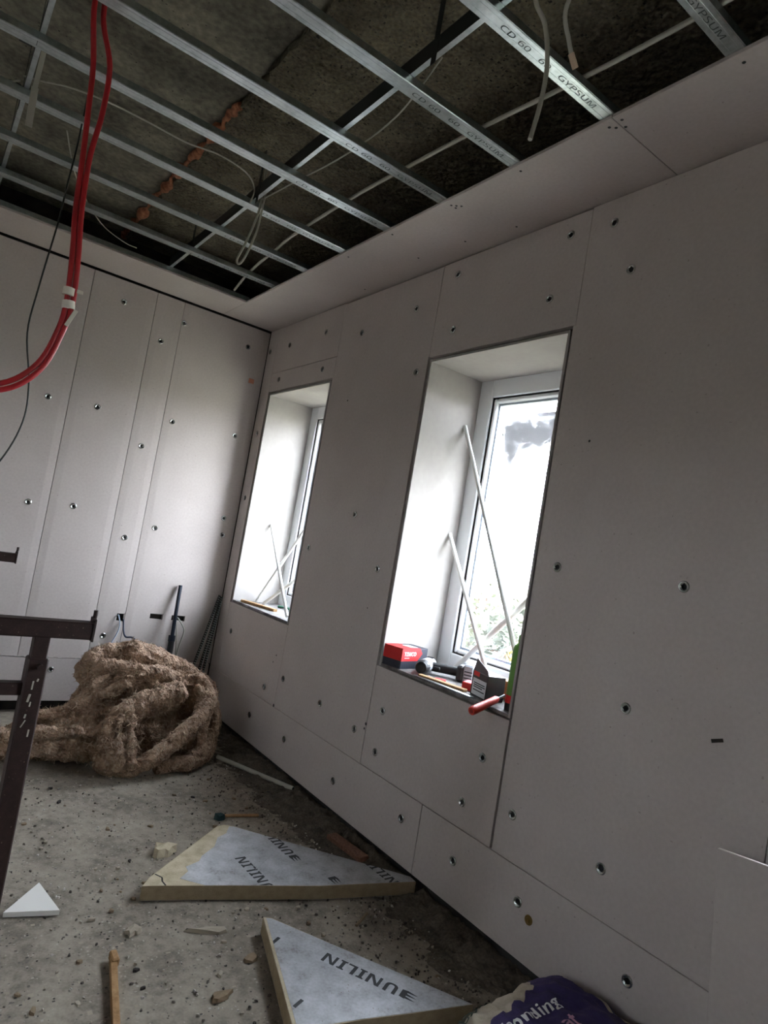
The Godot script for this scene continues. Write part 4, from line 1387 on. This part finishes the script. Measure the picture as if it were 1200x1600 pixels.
func build_floor_things() -> void:
	foil_board("insulation_offcut", "long pointed foil faced insulation offcut lettered UNILIN, tip against the wall",
		[Vector2(-1.050, 2.215), Vector2(-1.01, 2.165), Vector2(-0.62, 1.838), Vector2(-0.585, 1.832), Vector2(-0.55, 1.858), Vector2(-0.022, 2.458), Vector2(-0.025, 2.50), Vector2(-0.43, 2.407), Vector2(-0.88, 2.264), Vector2(-1.0, 2.228)],
		[Vector2(-0.572, 1.856), Vector2(-0.552, 1.862), Vector2(-0.024, 2.459), Vector2(-0.027, 2.498), Vector2(-0.43, 2.405), Vector2(-0.84, 2.275), Vector2(-0.91, 2.205), Vector2(-0.865, 2.165), Vector2(-0.862, 2.131), Vector2(-0.80, 2.105), Vector2(-0.776, 2.069), Vector2(-0.70, 2.01), Vector2(-0.658, 1.939), Vector2(-0.61, 1.915)],
		[[Vector2(-0.600, 2.370), Vector2(-0.06, -1.0), 0.25, true, false], [Vector2(-0.400, 2.150), Vector2(-0.06, -1.0), 0.25, true, true], [Vector2(-0.33, 2.35), Vector2(-0.06, -1.0), 0.25, false, true], [Vector2(-0.095, 2.535), Vector2(-0.06, -1.0), 0.25, true, false]], 0.05,
		[Vector2(-0.985, 2.150), Vector2(-0.968, 2.18), Vector2(-0.975, 2.205), Vector2(-0.972, 2.235)], [], [[Vector2(-0.615, 2.224), Vector2(-0.472, 2.11)], [Vector2(-0.53, 2.362), Vector2(-0.43, 2.279)]])
	foil_board("insulation_offcut", "triangular foil faced insulation offcut lettered UNILIN beside the purple sack",
		[Vector2(-0.725, 2.522), Vector2(-0.700, 2.535), Vector2(-0.318, 3.140), Vector2(-0.52, 3.098), Vector2(-0.668, 3.063), Vector2(-0.875, 3.025)],
		[Vector2(-0.718, 2.532), Vector2(-0.702, 2.540), Vector2(-0.320, 3.138), Vector2(-0.52, 3.095), Vector2(-0.668, 3.060), Vector2(-0.862, 3.022)],
		[[Vector2(-0.487, 2.990), Vector2(-0.5, -0.86), 0.255, true, true], [Vector2(-0.628, 3.10), Vector2(-0.5, -0.86), 0.255, false, true]], 0.05, [], [[Vector2(-0.760, 2.664), Vector2(-0.726, 2.645)], [Vector2(-0.832, 2.945), Vector2(-0.796, 2.929)]])
	# plain pale triangle of board
	var st := newst()
	prism(st, PackedVector2Array([Vector2(-0.075, 0.05), Vector2(0.05, -0.10), Vector2(0.085, 0.09)]), 0.0, 0.016)
	var o: Node3D = single(st, "board_offcut", M.gypsum, "small white triangular plasterboard offcut at the left edge", "offcut")
	o.position = Vector3(-1.395, 0.001, 2.125)
	lump("foam_block", "small cream foam lump beside the long foil offcut", "lump", -0.862, 1.90, Vector3(0.13, 0.038, 0.085), M.pir_pale, 3, 0.5, "", 11, 0.25)
	# timber stick standing out of the foreground
	st = newst()
	cbox(st, Vector3(0, 0.010, 0), Vector3(0.020, 0.020, 0.34), 0.002)
	cbox(st, Vector3(0.002, 0.014, -0.165), Vector3(0.022, 0.026, 0.05), 0.004, Basis(Vector3.UP, 0.15))
	o = single(st, "timber_stick", M.timber, "splintered timber stick at the bottom left of the floor", "stick")
	o.position = Vector3(-1.246, 0.002, 2.675)
	o.rotation.y = -0.21
	# white pipe on the floor beside the heap
	st = newst()
	tube(st, [Vector3(-0.250, 0.018, 0.93), Vector3(-0.025, 0.018, 1.445)], 0.012, 12)
	o = thing("floor_pipe", "white plastic pipe lying on the floor by the wool heap", "pipe")
	done(st, "tube", M.cable_white, o)
	st = newst()
	tube(st, [Vector3(-0.0256, 0.018, 1.4436), Vector3(-0.0246, 0.018, 1.4459)], 0.009, 10)
	done(st, "bore_shade", M.zinc_dark, o)  # dark disc paints the shade inside the open pipe end
	st = newst()
	cbox(st, Vector3(0, 0.012, 0), Vector3(0.055, 0.022, 0.24), 0.003)
	o = single(st, "red_batten", M.red_brick, "reddish brown strip behind the long foil offcut", "strip")
	o.position = Vector3(-0.105, 0.012, 2.11)
	o.rotation.y = 0.10
	lump("green_rag", "dark green crumpled scrap by a splinter of wood", "scrap", -0.525, 1.66, Vector3(0.07, 0.03, 0.05), M.green_rag, 8)
	st = newst()
	cbox(st, Vector3(0, 0.005, 0), Vector3(0.17, 0.009, 0.018), 0.002, Basis(Vector3.FORWARD, 0.02))
	o = single(st, "wood_splinter", M.timber, "wood splinter lying beside the dark green scrap", "splinter")
	o.position = Vector3(-0.42, 0.002, 1.665)
	o.rotation.y = -0.15
	lump("paper_scrap", "curled grey paper strip in front of the long foil offcut", "scrap", -0.885, 2.455, Vector3(0.17, 0.012, 0.05), M.chip, 21, -0.35, "", 8, 0.5)
	lump("plaster_chunk", "pale crumbly chunk on the floor left of the paper strip", "chunk", -1.115, 2.375, Vector3(0.075, 0.016, 0.06), M.chip, 22, 0.4, "", 13, 0.5)
	lump("tan_chunk", "tan chunk near the bottom edge of the floor", "chunk", -0.965, 2.76, Vector3(0.085, 0.013, 0.05), M.chip_tan, 23, 0.2, "", 12, 0.4)
	lump("tan_chunk", "tan cardboard scrap at the left edge of the triangular foil offcut", "chunk", -0.815, 2.635, Vector3(0.065, 0.010, 0.045), M.chip_tan, 24, 0.2)
	st = newst()
	cbox(st, Vector3(0, 0.006, 0), Vector3(0.10, 0.008, 0.010), 0.002)
	o = single(st, "twig", M.chip_tan, "thin twig lying between the two foil offcuts", "twig")
	o.position = Vector3(-0.345, 0.003, 2.585)
	o.rotation.y = 0.55

	# chips one could pick up
	var spots := []
	var r := RandomNumberGenerator.new()
	r.seed = 77
	var meshes := []
	for k in 6:
		var s2 := newst()
		chunk(s2, Vector3(0.021, 0.006, 0.016) * (0.7 + 0.18 * k), 200 + k, 6, 0.45)
		s2.generate_normals()
		meshes.append(s2.commit())
	var kinds := [["plaster_chip", "small pale plaster chip on the concrete floor", M.chip], ["tan_chip", "small tan crumb on the concrete floor", M.chip_tan], ["dark_crumb", "small dark crumb of dirt on the concrete floor", M.chip_dark]]
	while spots.size() < 80:
		var p := Vector2(r.randf_range(-1.6, -0.05), r.randf_range(1.15, 3.0))
		if p.x < -0.8 - (p.y - 1.2) * 0.5 and r.randf() < 0.25:
			continue
		var ok := true
		for q in spots:
			if p.distance_to(q) < 0.05:
				ok = false
		var over := Geometry2D.is_point_in_polygon(p, PackedVector2Array([Vector2(-1.1, 2.22), Vector2(-0.6, 1.78), Vector2(-0.5, 1.8), Vector2(0, 2.42), Vector2(0, 2.55), Vector2(-0.45, 2.45), Vector2(-0.9, 2.3)])) or Geometry2D.is_point_in_polygon(p, PackedVector2Array([Vector2(-0.78, 2.46), Vector2(-0.66, 2.46), Vector2(-0.25, 3.18), Vector2(-0.92, 3.08)])) or Geometry2D.is_point_in_polygon(p, PackedVector2Array([Vector2(-1.5, 1.98), Vector2(-1.28, 1.98), Vector2(-1.28, 2.26), Vector2(-1.5, 2.26)])) or (p.x > -0.6 and p.y > 3.0)
		if not ok or over:
			continue
		spots.append(p)
		var kd: Array = kinds[[0, 0, 1, 1, 2][r.randi_range(0, 4)]]
		var c := inst(meshes[r.randi_range(0, 5)], kd[0], kd[2])
		tag(c, kd[1], "chip", "chips scattered over the floor")
		c.position = Vector3(p.x, -0.003, p.y)
		c.rotation.y = r.randf() * TAU

	# crumbs too small to count
	var mm := MultiMesh.new()
	mm.transform_format = MultiMesh.TRANSFORM_3D
	mm.use_colors = true
	var cm := newst()
	chunk(cm, Vector3(0.008, 0.0045, 0.007), 301, 5, 0.4)
	cm.generate_normals()
	mm.mesh = cm.commit()
	mm.instance_count = 5200
	var pal := [Color(0.42, 0.38, 0.31), Color(0.30, 0.26, 0.20), Color(0.07, 0.06, 0.05), Color(0.14, 0.12, 0.10), Color(0.50, 0.46, 0.40)]
	for i in 5200:
		var near := r.randf() < 0.45
		var x: float = -absf(r.randfn(0.0, 0.22)) if near else r.randf_range(-2.4, -0.02)
		var z := r.randf_range(0.9, 3.9)
		var s := r.randf_range(0.35, 1.7)
		mm.set_instance_transform(i, Transform3D(Basis(Vector3.UP, r.randf() * TAU).scaled(Vector3.ONE * s), Vector3(x, -0.002, z)))
		mm.set_instance_color(i, pal[r.randi_range(2, 3)] if near and r.randf() < 0.7 else pal[r.randi_range(0, 4)])
	var mi := MultiMeshInstance3D.new()
	mi.multimesh = mm
	mi.name = "floor_crumbs"
	var fm := mat(Color.WHITE, 1.0)
	fm.vertex_color_use_as_albedo = true
	mi.material_override = fm
	mi.set_meta("kind", "stuff")
	tag(mi, "fine crumbs and grit strewn over the concrete floor", "grit")
	add_child(mi)

	# bank of dark dirt along the foot of the window wall
	st = newst()
	var n := FastNoiseLite.new()
	n.seed = 61
	n.frequency = 6.0
	n.fractal_octaves = 5
	var dirt := func(i: int, k: int) -> Vector3:
		var x := -0.34 + i * 0.014
		var z := 0.25 + k * 0.014
		var edge := n.get_noise_2d(3.0, z * 0.5) * 0.14
		var f := clampf((x + 0.24 + edge) / 0.24, 0.0, 1.0)
		var e := clampf((0.048 - x) / 0.03, 0.0, 1.0)
		return Vector3(x, f * e * (0.020 + n.get_noise_2d(x, z) * 0.026 + n.get_noise_2d(x * 4.0, z * 4.0) * 0.024) - 0.008 * (1.0 - f), z)
	for i in 26:
		for k in 262:
			poly(st, [dirt.call(i, k), dirt.call(i + 1, k), dirt.call(i + 1, k + 1), dirt.call(i, k + 1)], Vector3.UP, 0)
	st.generate_normals()
	var db := inst(st.commit(), "dirt_bank", M.soil, get_node("floor"))
	db.set_meta("label", "bank of dark rubble dirt along the foot of the window wall")
	db.set_meta("kind", "stuff")

	# purple plaster sack lying by the wall
	build_sack()

	# sheet of plasterboard leaning on the wall
	st = newst()
	var b := Basis(Vector3.RIGHT, -0.10) * Basis(Vector3.BACK, -0.062)
	cbox(st, Vector3(-0.0065, 0.364, 0.45), Vector3(0.0125, 0.728, 0.90), 0.001)
	o = thing("leaning_sheet", "grey plasterboard sheet leaning on the wall at bottom right", "sheet", Vector3(-0.100, 0.004, 3.735))
	o.basis = b
	done(st, "face", M.board, o)
	st = newst()
	cbox(st, Vector3(-0.0065, 0.7285, 0.45), Vector3(0.0118, 0.001, 0.899), 0.0)
	done(st, "cut_edge", M.gypsum, o)

func build_sack() -> void:
	# a filled paper sack: a pillow that fattens in the middle, one long side propped up by the wall
	var o := thing("plaster_sack", "dusty purple and cream paper sack of plaster lying by the wall", "sack", Vector3(-0.285, 0.0, 3.415))
	var LX := 0.265
	var LZ := 0.225
	var n := FastNoiseLite.new()
	n.seed = 71
	n.frequency = 6.0
	n.fractal_octaves = 3
	var N := 48
	var P := func(i: float, k: float, top: bool) -> Vector3:
		var u := i / N * 2.0 - 1.0
		var v := k / N * 2.0 - 1.0
		var rx := 1.0 - 0.10 * pow(absf(v), 6)
		var rz := 1.0 - 0.14 * pow(absf(u), 6)
		var x := u * LX * rx
		var z := v * LZ * rz + 0.035 * (1.0 - u) * 0.5
		var e := pow(maxf(0.0, 1.0 - pow(absf(u), 3.6)), 0.5) * pow(maxf(0.0, 1.0 - pow(absf(v), 3.6)), 0.5)
		var c := n.get_noise_2d(x * 2.0, z * 2.0) * 0.016 + n.get_noise_2d(x * 6.0, z * 6.0) * 0.0016
		var mid := 0.065 + 0.035 * (u * 0.5 + 0.5)
		var y := mid + (e * 0.088 + c * minf(1.0, e * 2.0)) if top else maxf(0.002, mid - e * 0.098)
		return Vector3(x, y, z)
	var surf := {"purple_print": newst(), "paper_end": newst(), "blue_edge": newst(), "edge_line": newst(), "underside": newst()}
	# which print covers a spot: cream band along the far edge, blue with a cream line at the wall end
	var cream := func(u: float, v: float) -> float:
		return minf(0.42 + n.get_noise_1d(v * 0.5) * 0.1 - u, -0.60 - 0.55 * (u + 0.25) * absf(u + 0.25) + n.get_noise_1d(u * 0.5 + 9.0) * 0.12 + 0.5 * clampf((-0.65 - u) * 6.0, 0.0, 1.0) - v)
	var blue := func(u: float, v: float) -> float:
		return minf(u - 0.80, v + 0.35)
	for i in N:
		for k in N:
			var cell := [Vector2(i, k), Vector2(i + 1, k), Vector2(i + 1, k + 1), Vector2(i, k + 1)]
			var rest: Array = cell
			for lay in [["paper_end", cream, 0.0], ["blue_edge", blue, 0.045], ["edge_line", blue, 0.0]]:
				var inn := []
				var out := []
				for e in rest.size():
					var pa: Vector2 = rest[e]
					var pb: Vector2 = rest[(e + 1) % rest.size()]
					var fa: float = lay[1].call(pa.x / N * 2.0 - 1.0, pa.y / N * 2.0 - 1.0) - lay[2]
					var fb: float = lay[1].call(pb.x / N * 2.0 - 1.0, pb.y / N * 2.0 - 1.0) - lay[2]
					(inn if fa > 0.0 else out).append(pa)
					if (fa > 0.0) != (fb > 0.0):
						var x := pa.lerp(pb, fa / (fa - fb))
						inn.append(x)
						out.append(x)
				if inn.size() > 2:
					poly(surf[lay[0]], inn.map(func(q): return P.call(q.x, q.y, true)), Vector3.UP, 0)
				rest = out
				if rest.size() < 3:
					break
			if rest.size() > 2:
				poly(surf.purple_print, rest.map(func(q): return P.call(q.x, q.y, true)), Vector3.UP, 0)
			poly(surf.underside, [P.call(i, k, false), P.call(i + 1, k, false), P.call(i + 1, k + 1, false), P.call(i, k + 1, false)], Vector3.DOWN, 0)
	done(surf.purple_print, "purple_print", M.sack_purple, o)
	done(surf.paper_end, "paper_end", M.sack_cream, o)
	done(surf.blue_edge, "blue_edge", M.sack_blue, o)
	done(surf.edge_line, "edge_line", M.sack_cream, o)
	done(surf.underside, "underside", M.sack_cream, o)
	# lettering that follows the swell of the sack
	for w in [["bonding", Vector2(-0.147, -0.032), Vector2(1.0, 0.0), 0.046, 0.215, M.white_ink], ["coat", Vector2(-0.067, 0.040), Vector2(1.0, 0.0), 0.044, 0.12, mat(Color(0.80, 0.62, 0.72), 0.7)], ["gypsum", Vector2(-0.20, -0.150), Vector2(0.98, -0.18), 0.026, 0.16, mat(Color(0.20, 0.26, 0.22), 0.7)]]:
		var tris := glyphs(w[0], 700)
		var ww := 0.0
		for t in tris:
			for q in t:
				ww = maxf(ww, q.x)
		var st := newst()
		var r: Vector2 = w[2]
		var up := Vector2(r.y, -r.x)
		for t in tris:
			var f := []
			for q in t:
				var p: Vector2 = w[1] + r * (q.x * w[4] / ww) + up * (q.y * w[3])
				var uu := clampf(p.x / LX, -1, 1)
				var y: float = P.call((uu + 1.0) * 0.5 * N, (clampf((p.y - 0.035 * (1.0 - uu) * 0.5) / LZ, -1, 1) + 1.0) * 0.5 * N, true).y
				f.append(Vector3(p.x, y + 0.0035, p.y))
			poly(st, f, Vector3.UP)
		done(st, "lettering", w[5], o)

func build_corner_things() -> void:
	# telescopic pole against the far wall
	var o := thing("telescopic_pole", "dark blue black telescopic pole leaning on the far wall behind the heap", "pole")
	var a := Vector3(-0.328, 0.885, 0.022)
	var b := Vector3(-0.372, 0.012, 0.20)
	var st := newst()
	tube(st, [a, a.lerp(b, 0.45)], 0.013, 12)
	done(st, "upper_tube", M.pole_blue, o)
	st = newst()
	tube(st, [a.lerp(b, 0.40), b], 0.021, 12)
	done(st, "grip_sleeve", M.black, o)
	st = newst()
	tube(st, [a.lerp(b, 0.385), a.lerp(b, 0.43)], 0.024, 12)
	done(st, "clamp", M.pole_blue, o)
	# metal beads leaning in the corner
	var k := 0
	for s in [[Vector3(-0.024, 0.842, 0.022), Vector3(-0.262, 0.01, 0.19)], [Vector3(-0.014, 0.835, 0.035), Vector3(-0.20, 0.01, 0.21)], [Vector3(-0.010, 0.80, 0.020), Vector3(-0.13, 0.01, 0.17)]]:
		var d: Vector3 = (s[1] - s[0]).normalized()
		var sd := d.cross(Vector3.BACK).normalized()
		var bs := Basis(sd, d, sd.cross(d))
		var mid: Vector3 = (s[0] + s[1]) * 0.5
		var len_: float = s[0].distance_to(s[1])
		o = thing("metal_bead", ["galvanised angle bead leaning in the corner, leftmost of three", "galvanised angle bead leaning in the corner, middle of three", "galvanised angle bead leaning in the corner, closest to the window wall"][k], "metal bead", Vector3.ZERO, "angle beads in the corner")
		st = newst()
		cbox(st, mid, Vector3(0.003, len_, 0.020), 0.0, bs)
		done(st, "flange", M.galv, o)
		st = newst()
		# perforated flange: rungs between two rails
		var off: Vector3 = bs * Vector3(0.0, 0.0, 0.009)
		cbox(st, mid + off + sd * 0.018, Vector3(0.005, len_, 0.0014), 0.0, bs)
		var cnt := int(len_ / 0.016)
		for i in cnt:
			cbox(st, s[0] + d * (0.008 + i * 0.016) + off + sd * 0.009, Vector3(0.018, 0.010, 0.0012), 0.0, bs)
		done(st, "perforated_flange", M.galv_dull_shaded, o)
		k += 1
	# cables from the socket holes
	cable("socket_cable", "white cable hanging from the right hand socket hole", [Vector3(-0.300, 0.655, -0.02), Vector3(-0.296, 0.652, 0.02), Vector3(-0.262, 0.60, 0.05), Vector3(-0.254, 0.56, 0.05), Vector3(-0.268, 0.48, 0.05), Vector3(-0.276, 0.40, 0.05), Vector3(-0.276, 0.29, 0.05)], 0.005, M.cable_white, "cables from socket holes")
	cable("socket_cable", "second white cable hanging straight below the right hand socket hole", [Vector3(-0.318, 0.652, -0.02), Vector3(-0.312, 0.640, 0.02), Vector3(-0.296, 0.55, 0.035), Vector3(-0.282, 0.45, 0.035), Vector3(-0.268, 0.33, 0.03), Vector3(-0.27, 0.27, 0.03)], 0.005, M.cable_white, "cables from socket holes")
	cable("socket_cable", "pale blue cable hanging from the left hand socket hole", [Vector3(-0.696, 0.640, -0.02), Vector3(-0.696, 0.642, 0.012), Vector3(-0.684, 0.585, 0.03), Vector3(-0.692, 0.525, 0.03), Vector3(-0.720, 0.46, 0.04), Vector3(-0.735, 0.42, 0.06)], 0.004, mat(Color(0.62, 0.68, 0.76), 0.4), "cables from socket holes")
	cable("socket_cable", "dark cable arching from the left hand socket hole over the heap", [Vector3(-0.662, 0.612, -0.02), Vector3(-0.660, 0.610, 0.012), Vector3(-0.655, 0.55, 0.04), Vector3(-0.64, 0.515, 0.06), Vector3(-0.60, 0.515, 0.08), Vector3(-0.55, 0.47, 0.10), Vector3(-0.535, 0.40, 0.12)], 0.006, mat(Color(0.10, 0.16, 0.24), 0.3), "cables from socket holes")

# ---------------------------------------------------------------- outside
func build_outside() -> void:
	var st := newst()
	span(st, Vector3(0.46, -0.5, -60), Vector3(80, -0.35, 60))
	var g := done(st, "ground", M.ground)
	g.set_meta("kind", "structure")
	tag(g, "pale yard ground seen through the windows", "ground")
	var leaf := newst()
	poly(leaf, [Vector3(0, 0, -0.5), Vector3(0.28, 0.05, 0), Vector3(0, 0, 0.5), Vector3(-0.28, 0.05, 0)], Vector3.UP)
	leaf.generate_normals()
	var lm := leaf.commit()
	var k := 0
	for s in [[Vector3(3.6, -0.35, -0.2), Vector3(0.8, 1.3, 0.9), "leaf", "leafy green shrub outside at the left of the nearer window"], [Vector3(4.4, -0.35, -1.9), Vector3(1.2, 1.45, 1.2), "leaf_pale", "pale straggly shrub outside the nearer window"], [Vector3(3.4, -0.35, 0.7), Vector3(0.8, 1.35, 0.8), "leaf_yellow", "yellow flowering shrub outside the nearer window"], [Vector3(6.2, -0.35, -0.6), Vector3(1.6, 1.9, 1.6), "leaf", "larger green bush further off in the yard"], [Vector3(4.6, -0.35, -5.2), Vector3(1.2, 1.4, 1.2), "leaf_pale", "pale bush outside the far window"]]:
		var o := thing("shrub", s[3], "shrub", s[0], "shrubs in the yard")
		for t in 3:
			st = newst()
			tube(st, smoothed([Vector3(0.05 * (t - 1), 0, 0.04 * t), Vector3(0.15 * (t - 1), s[1].y * 0.45, 0.1 * (t - 1)), Vector3(0.3 * (t - 1), s[1].y * 0.9, 0.2 - 0.15 * t)]), 0.02, 6)
			done(st, "stem", M.bark, o)
		var mm := MultiMesh.new()
		mm.transform_format = MultiMesh.TRANSFORM_3D
		mm.mesh = lm
		var cnt := 1500
		mm.instance_count = cnt
		var r := RandomNumberGenerator.new()
		r.seed = 500 + k
		for i in cnt:
			var d := Vector3(r.randfn(), r.randfn(), r.randfn()).normalized() * pow(r.randf(), 0.4)
			var p := Vector3(d.x * s[1].x, s[1].y * (0.55 + d.y * 0.5), d.z * s[1].z)
			mm.set_instance_transform(i, Transform3D(Basis(Vector3(r.randfn(), r.randfn(), r.randfn()).normalized(), r.randf() * TAU).scaled(Vector3.ONE * r.randf_range(0.07, 0.14)), p))
		var mi := MultiMeshInstance3D.new()
		mi.multimesh = mm
		mi.name = "foliage"
		mi.material_override = M[s[2]]
		mi.set_meta("kind", "stuff")
		o.add_child(mi)
		k += 1

func _ready() -> void:
	rng.seed = 4242
	# camera
	var cam := Camera3D.new()
	cam.name = "camera"
	cam.fov = 2.0 * rad_to_deg(atan(800.0 / 1026.03))
	cam.near = 0.05
	cam.far = 200.0
	cam.transform = Transform3D(Basis.from_euler(Vector3(0.0589805, -0.6210821, 0.1694242)), Vector3(-1.93885, 1.35505, 4.51735))
	add_child(cam)
	cam.current = true
	# overcast sky
	var env := Environment.new()
	var sky := Sky.new()
	var sm := ProceduralSkyMaterial.new()
	sm.sky_top_color = Color(0.90, 0.94, 1.0)
	sm.sky_horizon_color = Color(0.95, 0.97, 1.0)
	sm.ground_bottom_color = Color(0.5, 0.5, 0.48)
	sm.ground_horizon_color = Color(0.7, 0.7, 0.7)
	sm.sun_angle_max = 0.0
	sky.sky_material = sm
	env.background_mode = Environment.BG_SKY
	env.sky = sky
	env.background_energy_multiplier = 9.0
	env.tonemap_mode = Environment.TONE_MAPPER_LINEAR
	env.tonemap_exposure = 4.5
	env.sdfgi_enabled = true
	env.ssao_enabled = true
	env.ssil_enabled = true
	var we := WorldEnvironment.new()
	we.name = "environment"
	we.environment = env
	add_child(we)

	make_materials()
	build_shell()
	build_windows()
	build_grid()
	build_outside()
	build_heap()
	trestle(Vector3(-1.661, 0.0, 2.97), 0.0, "rusty brown steel trestle standing nearest at the left edge")
	trestle(Vector3(-1.640, 0.0, 1.45), 0.0, "rusty brown steel trestle further back, only its bar end in view")
	build_floor_things()
	build_corner_things()
	build_sill_things()
	build_cables()
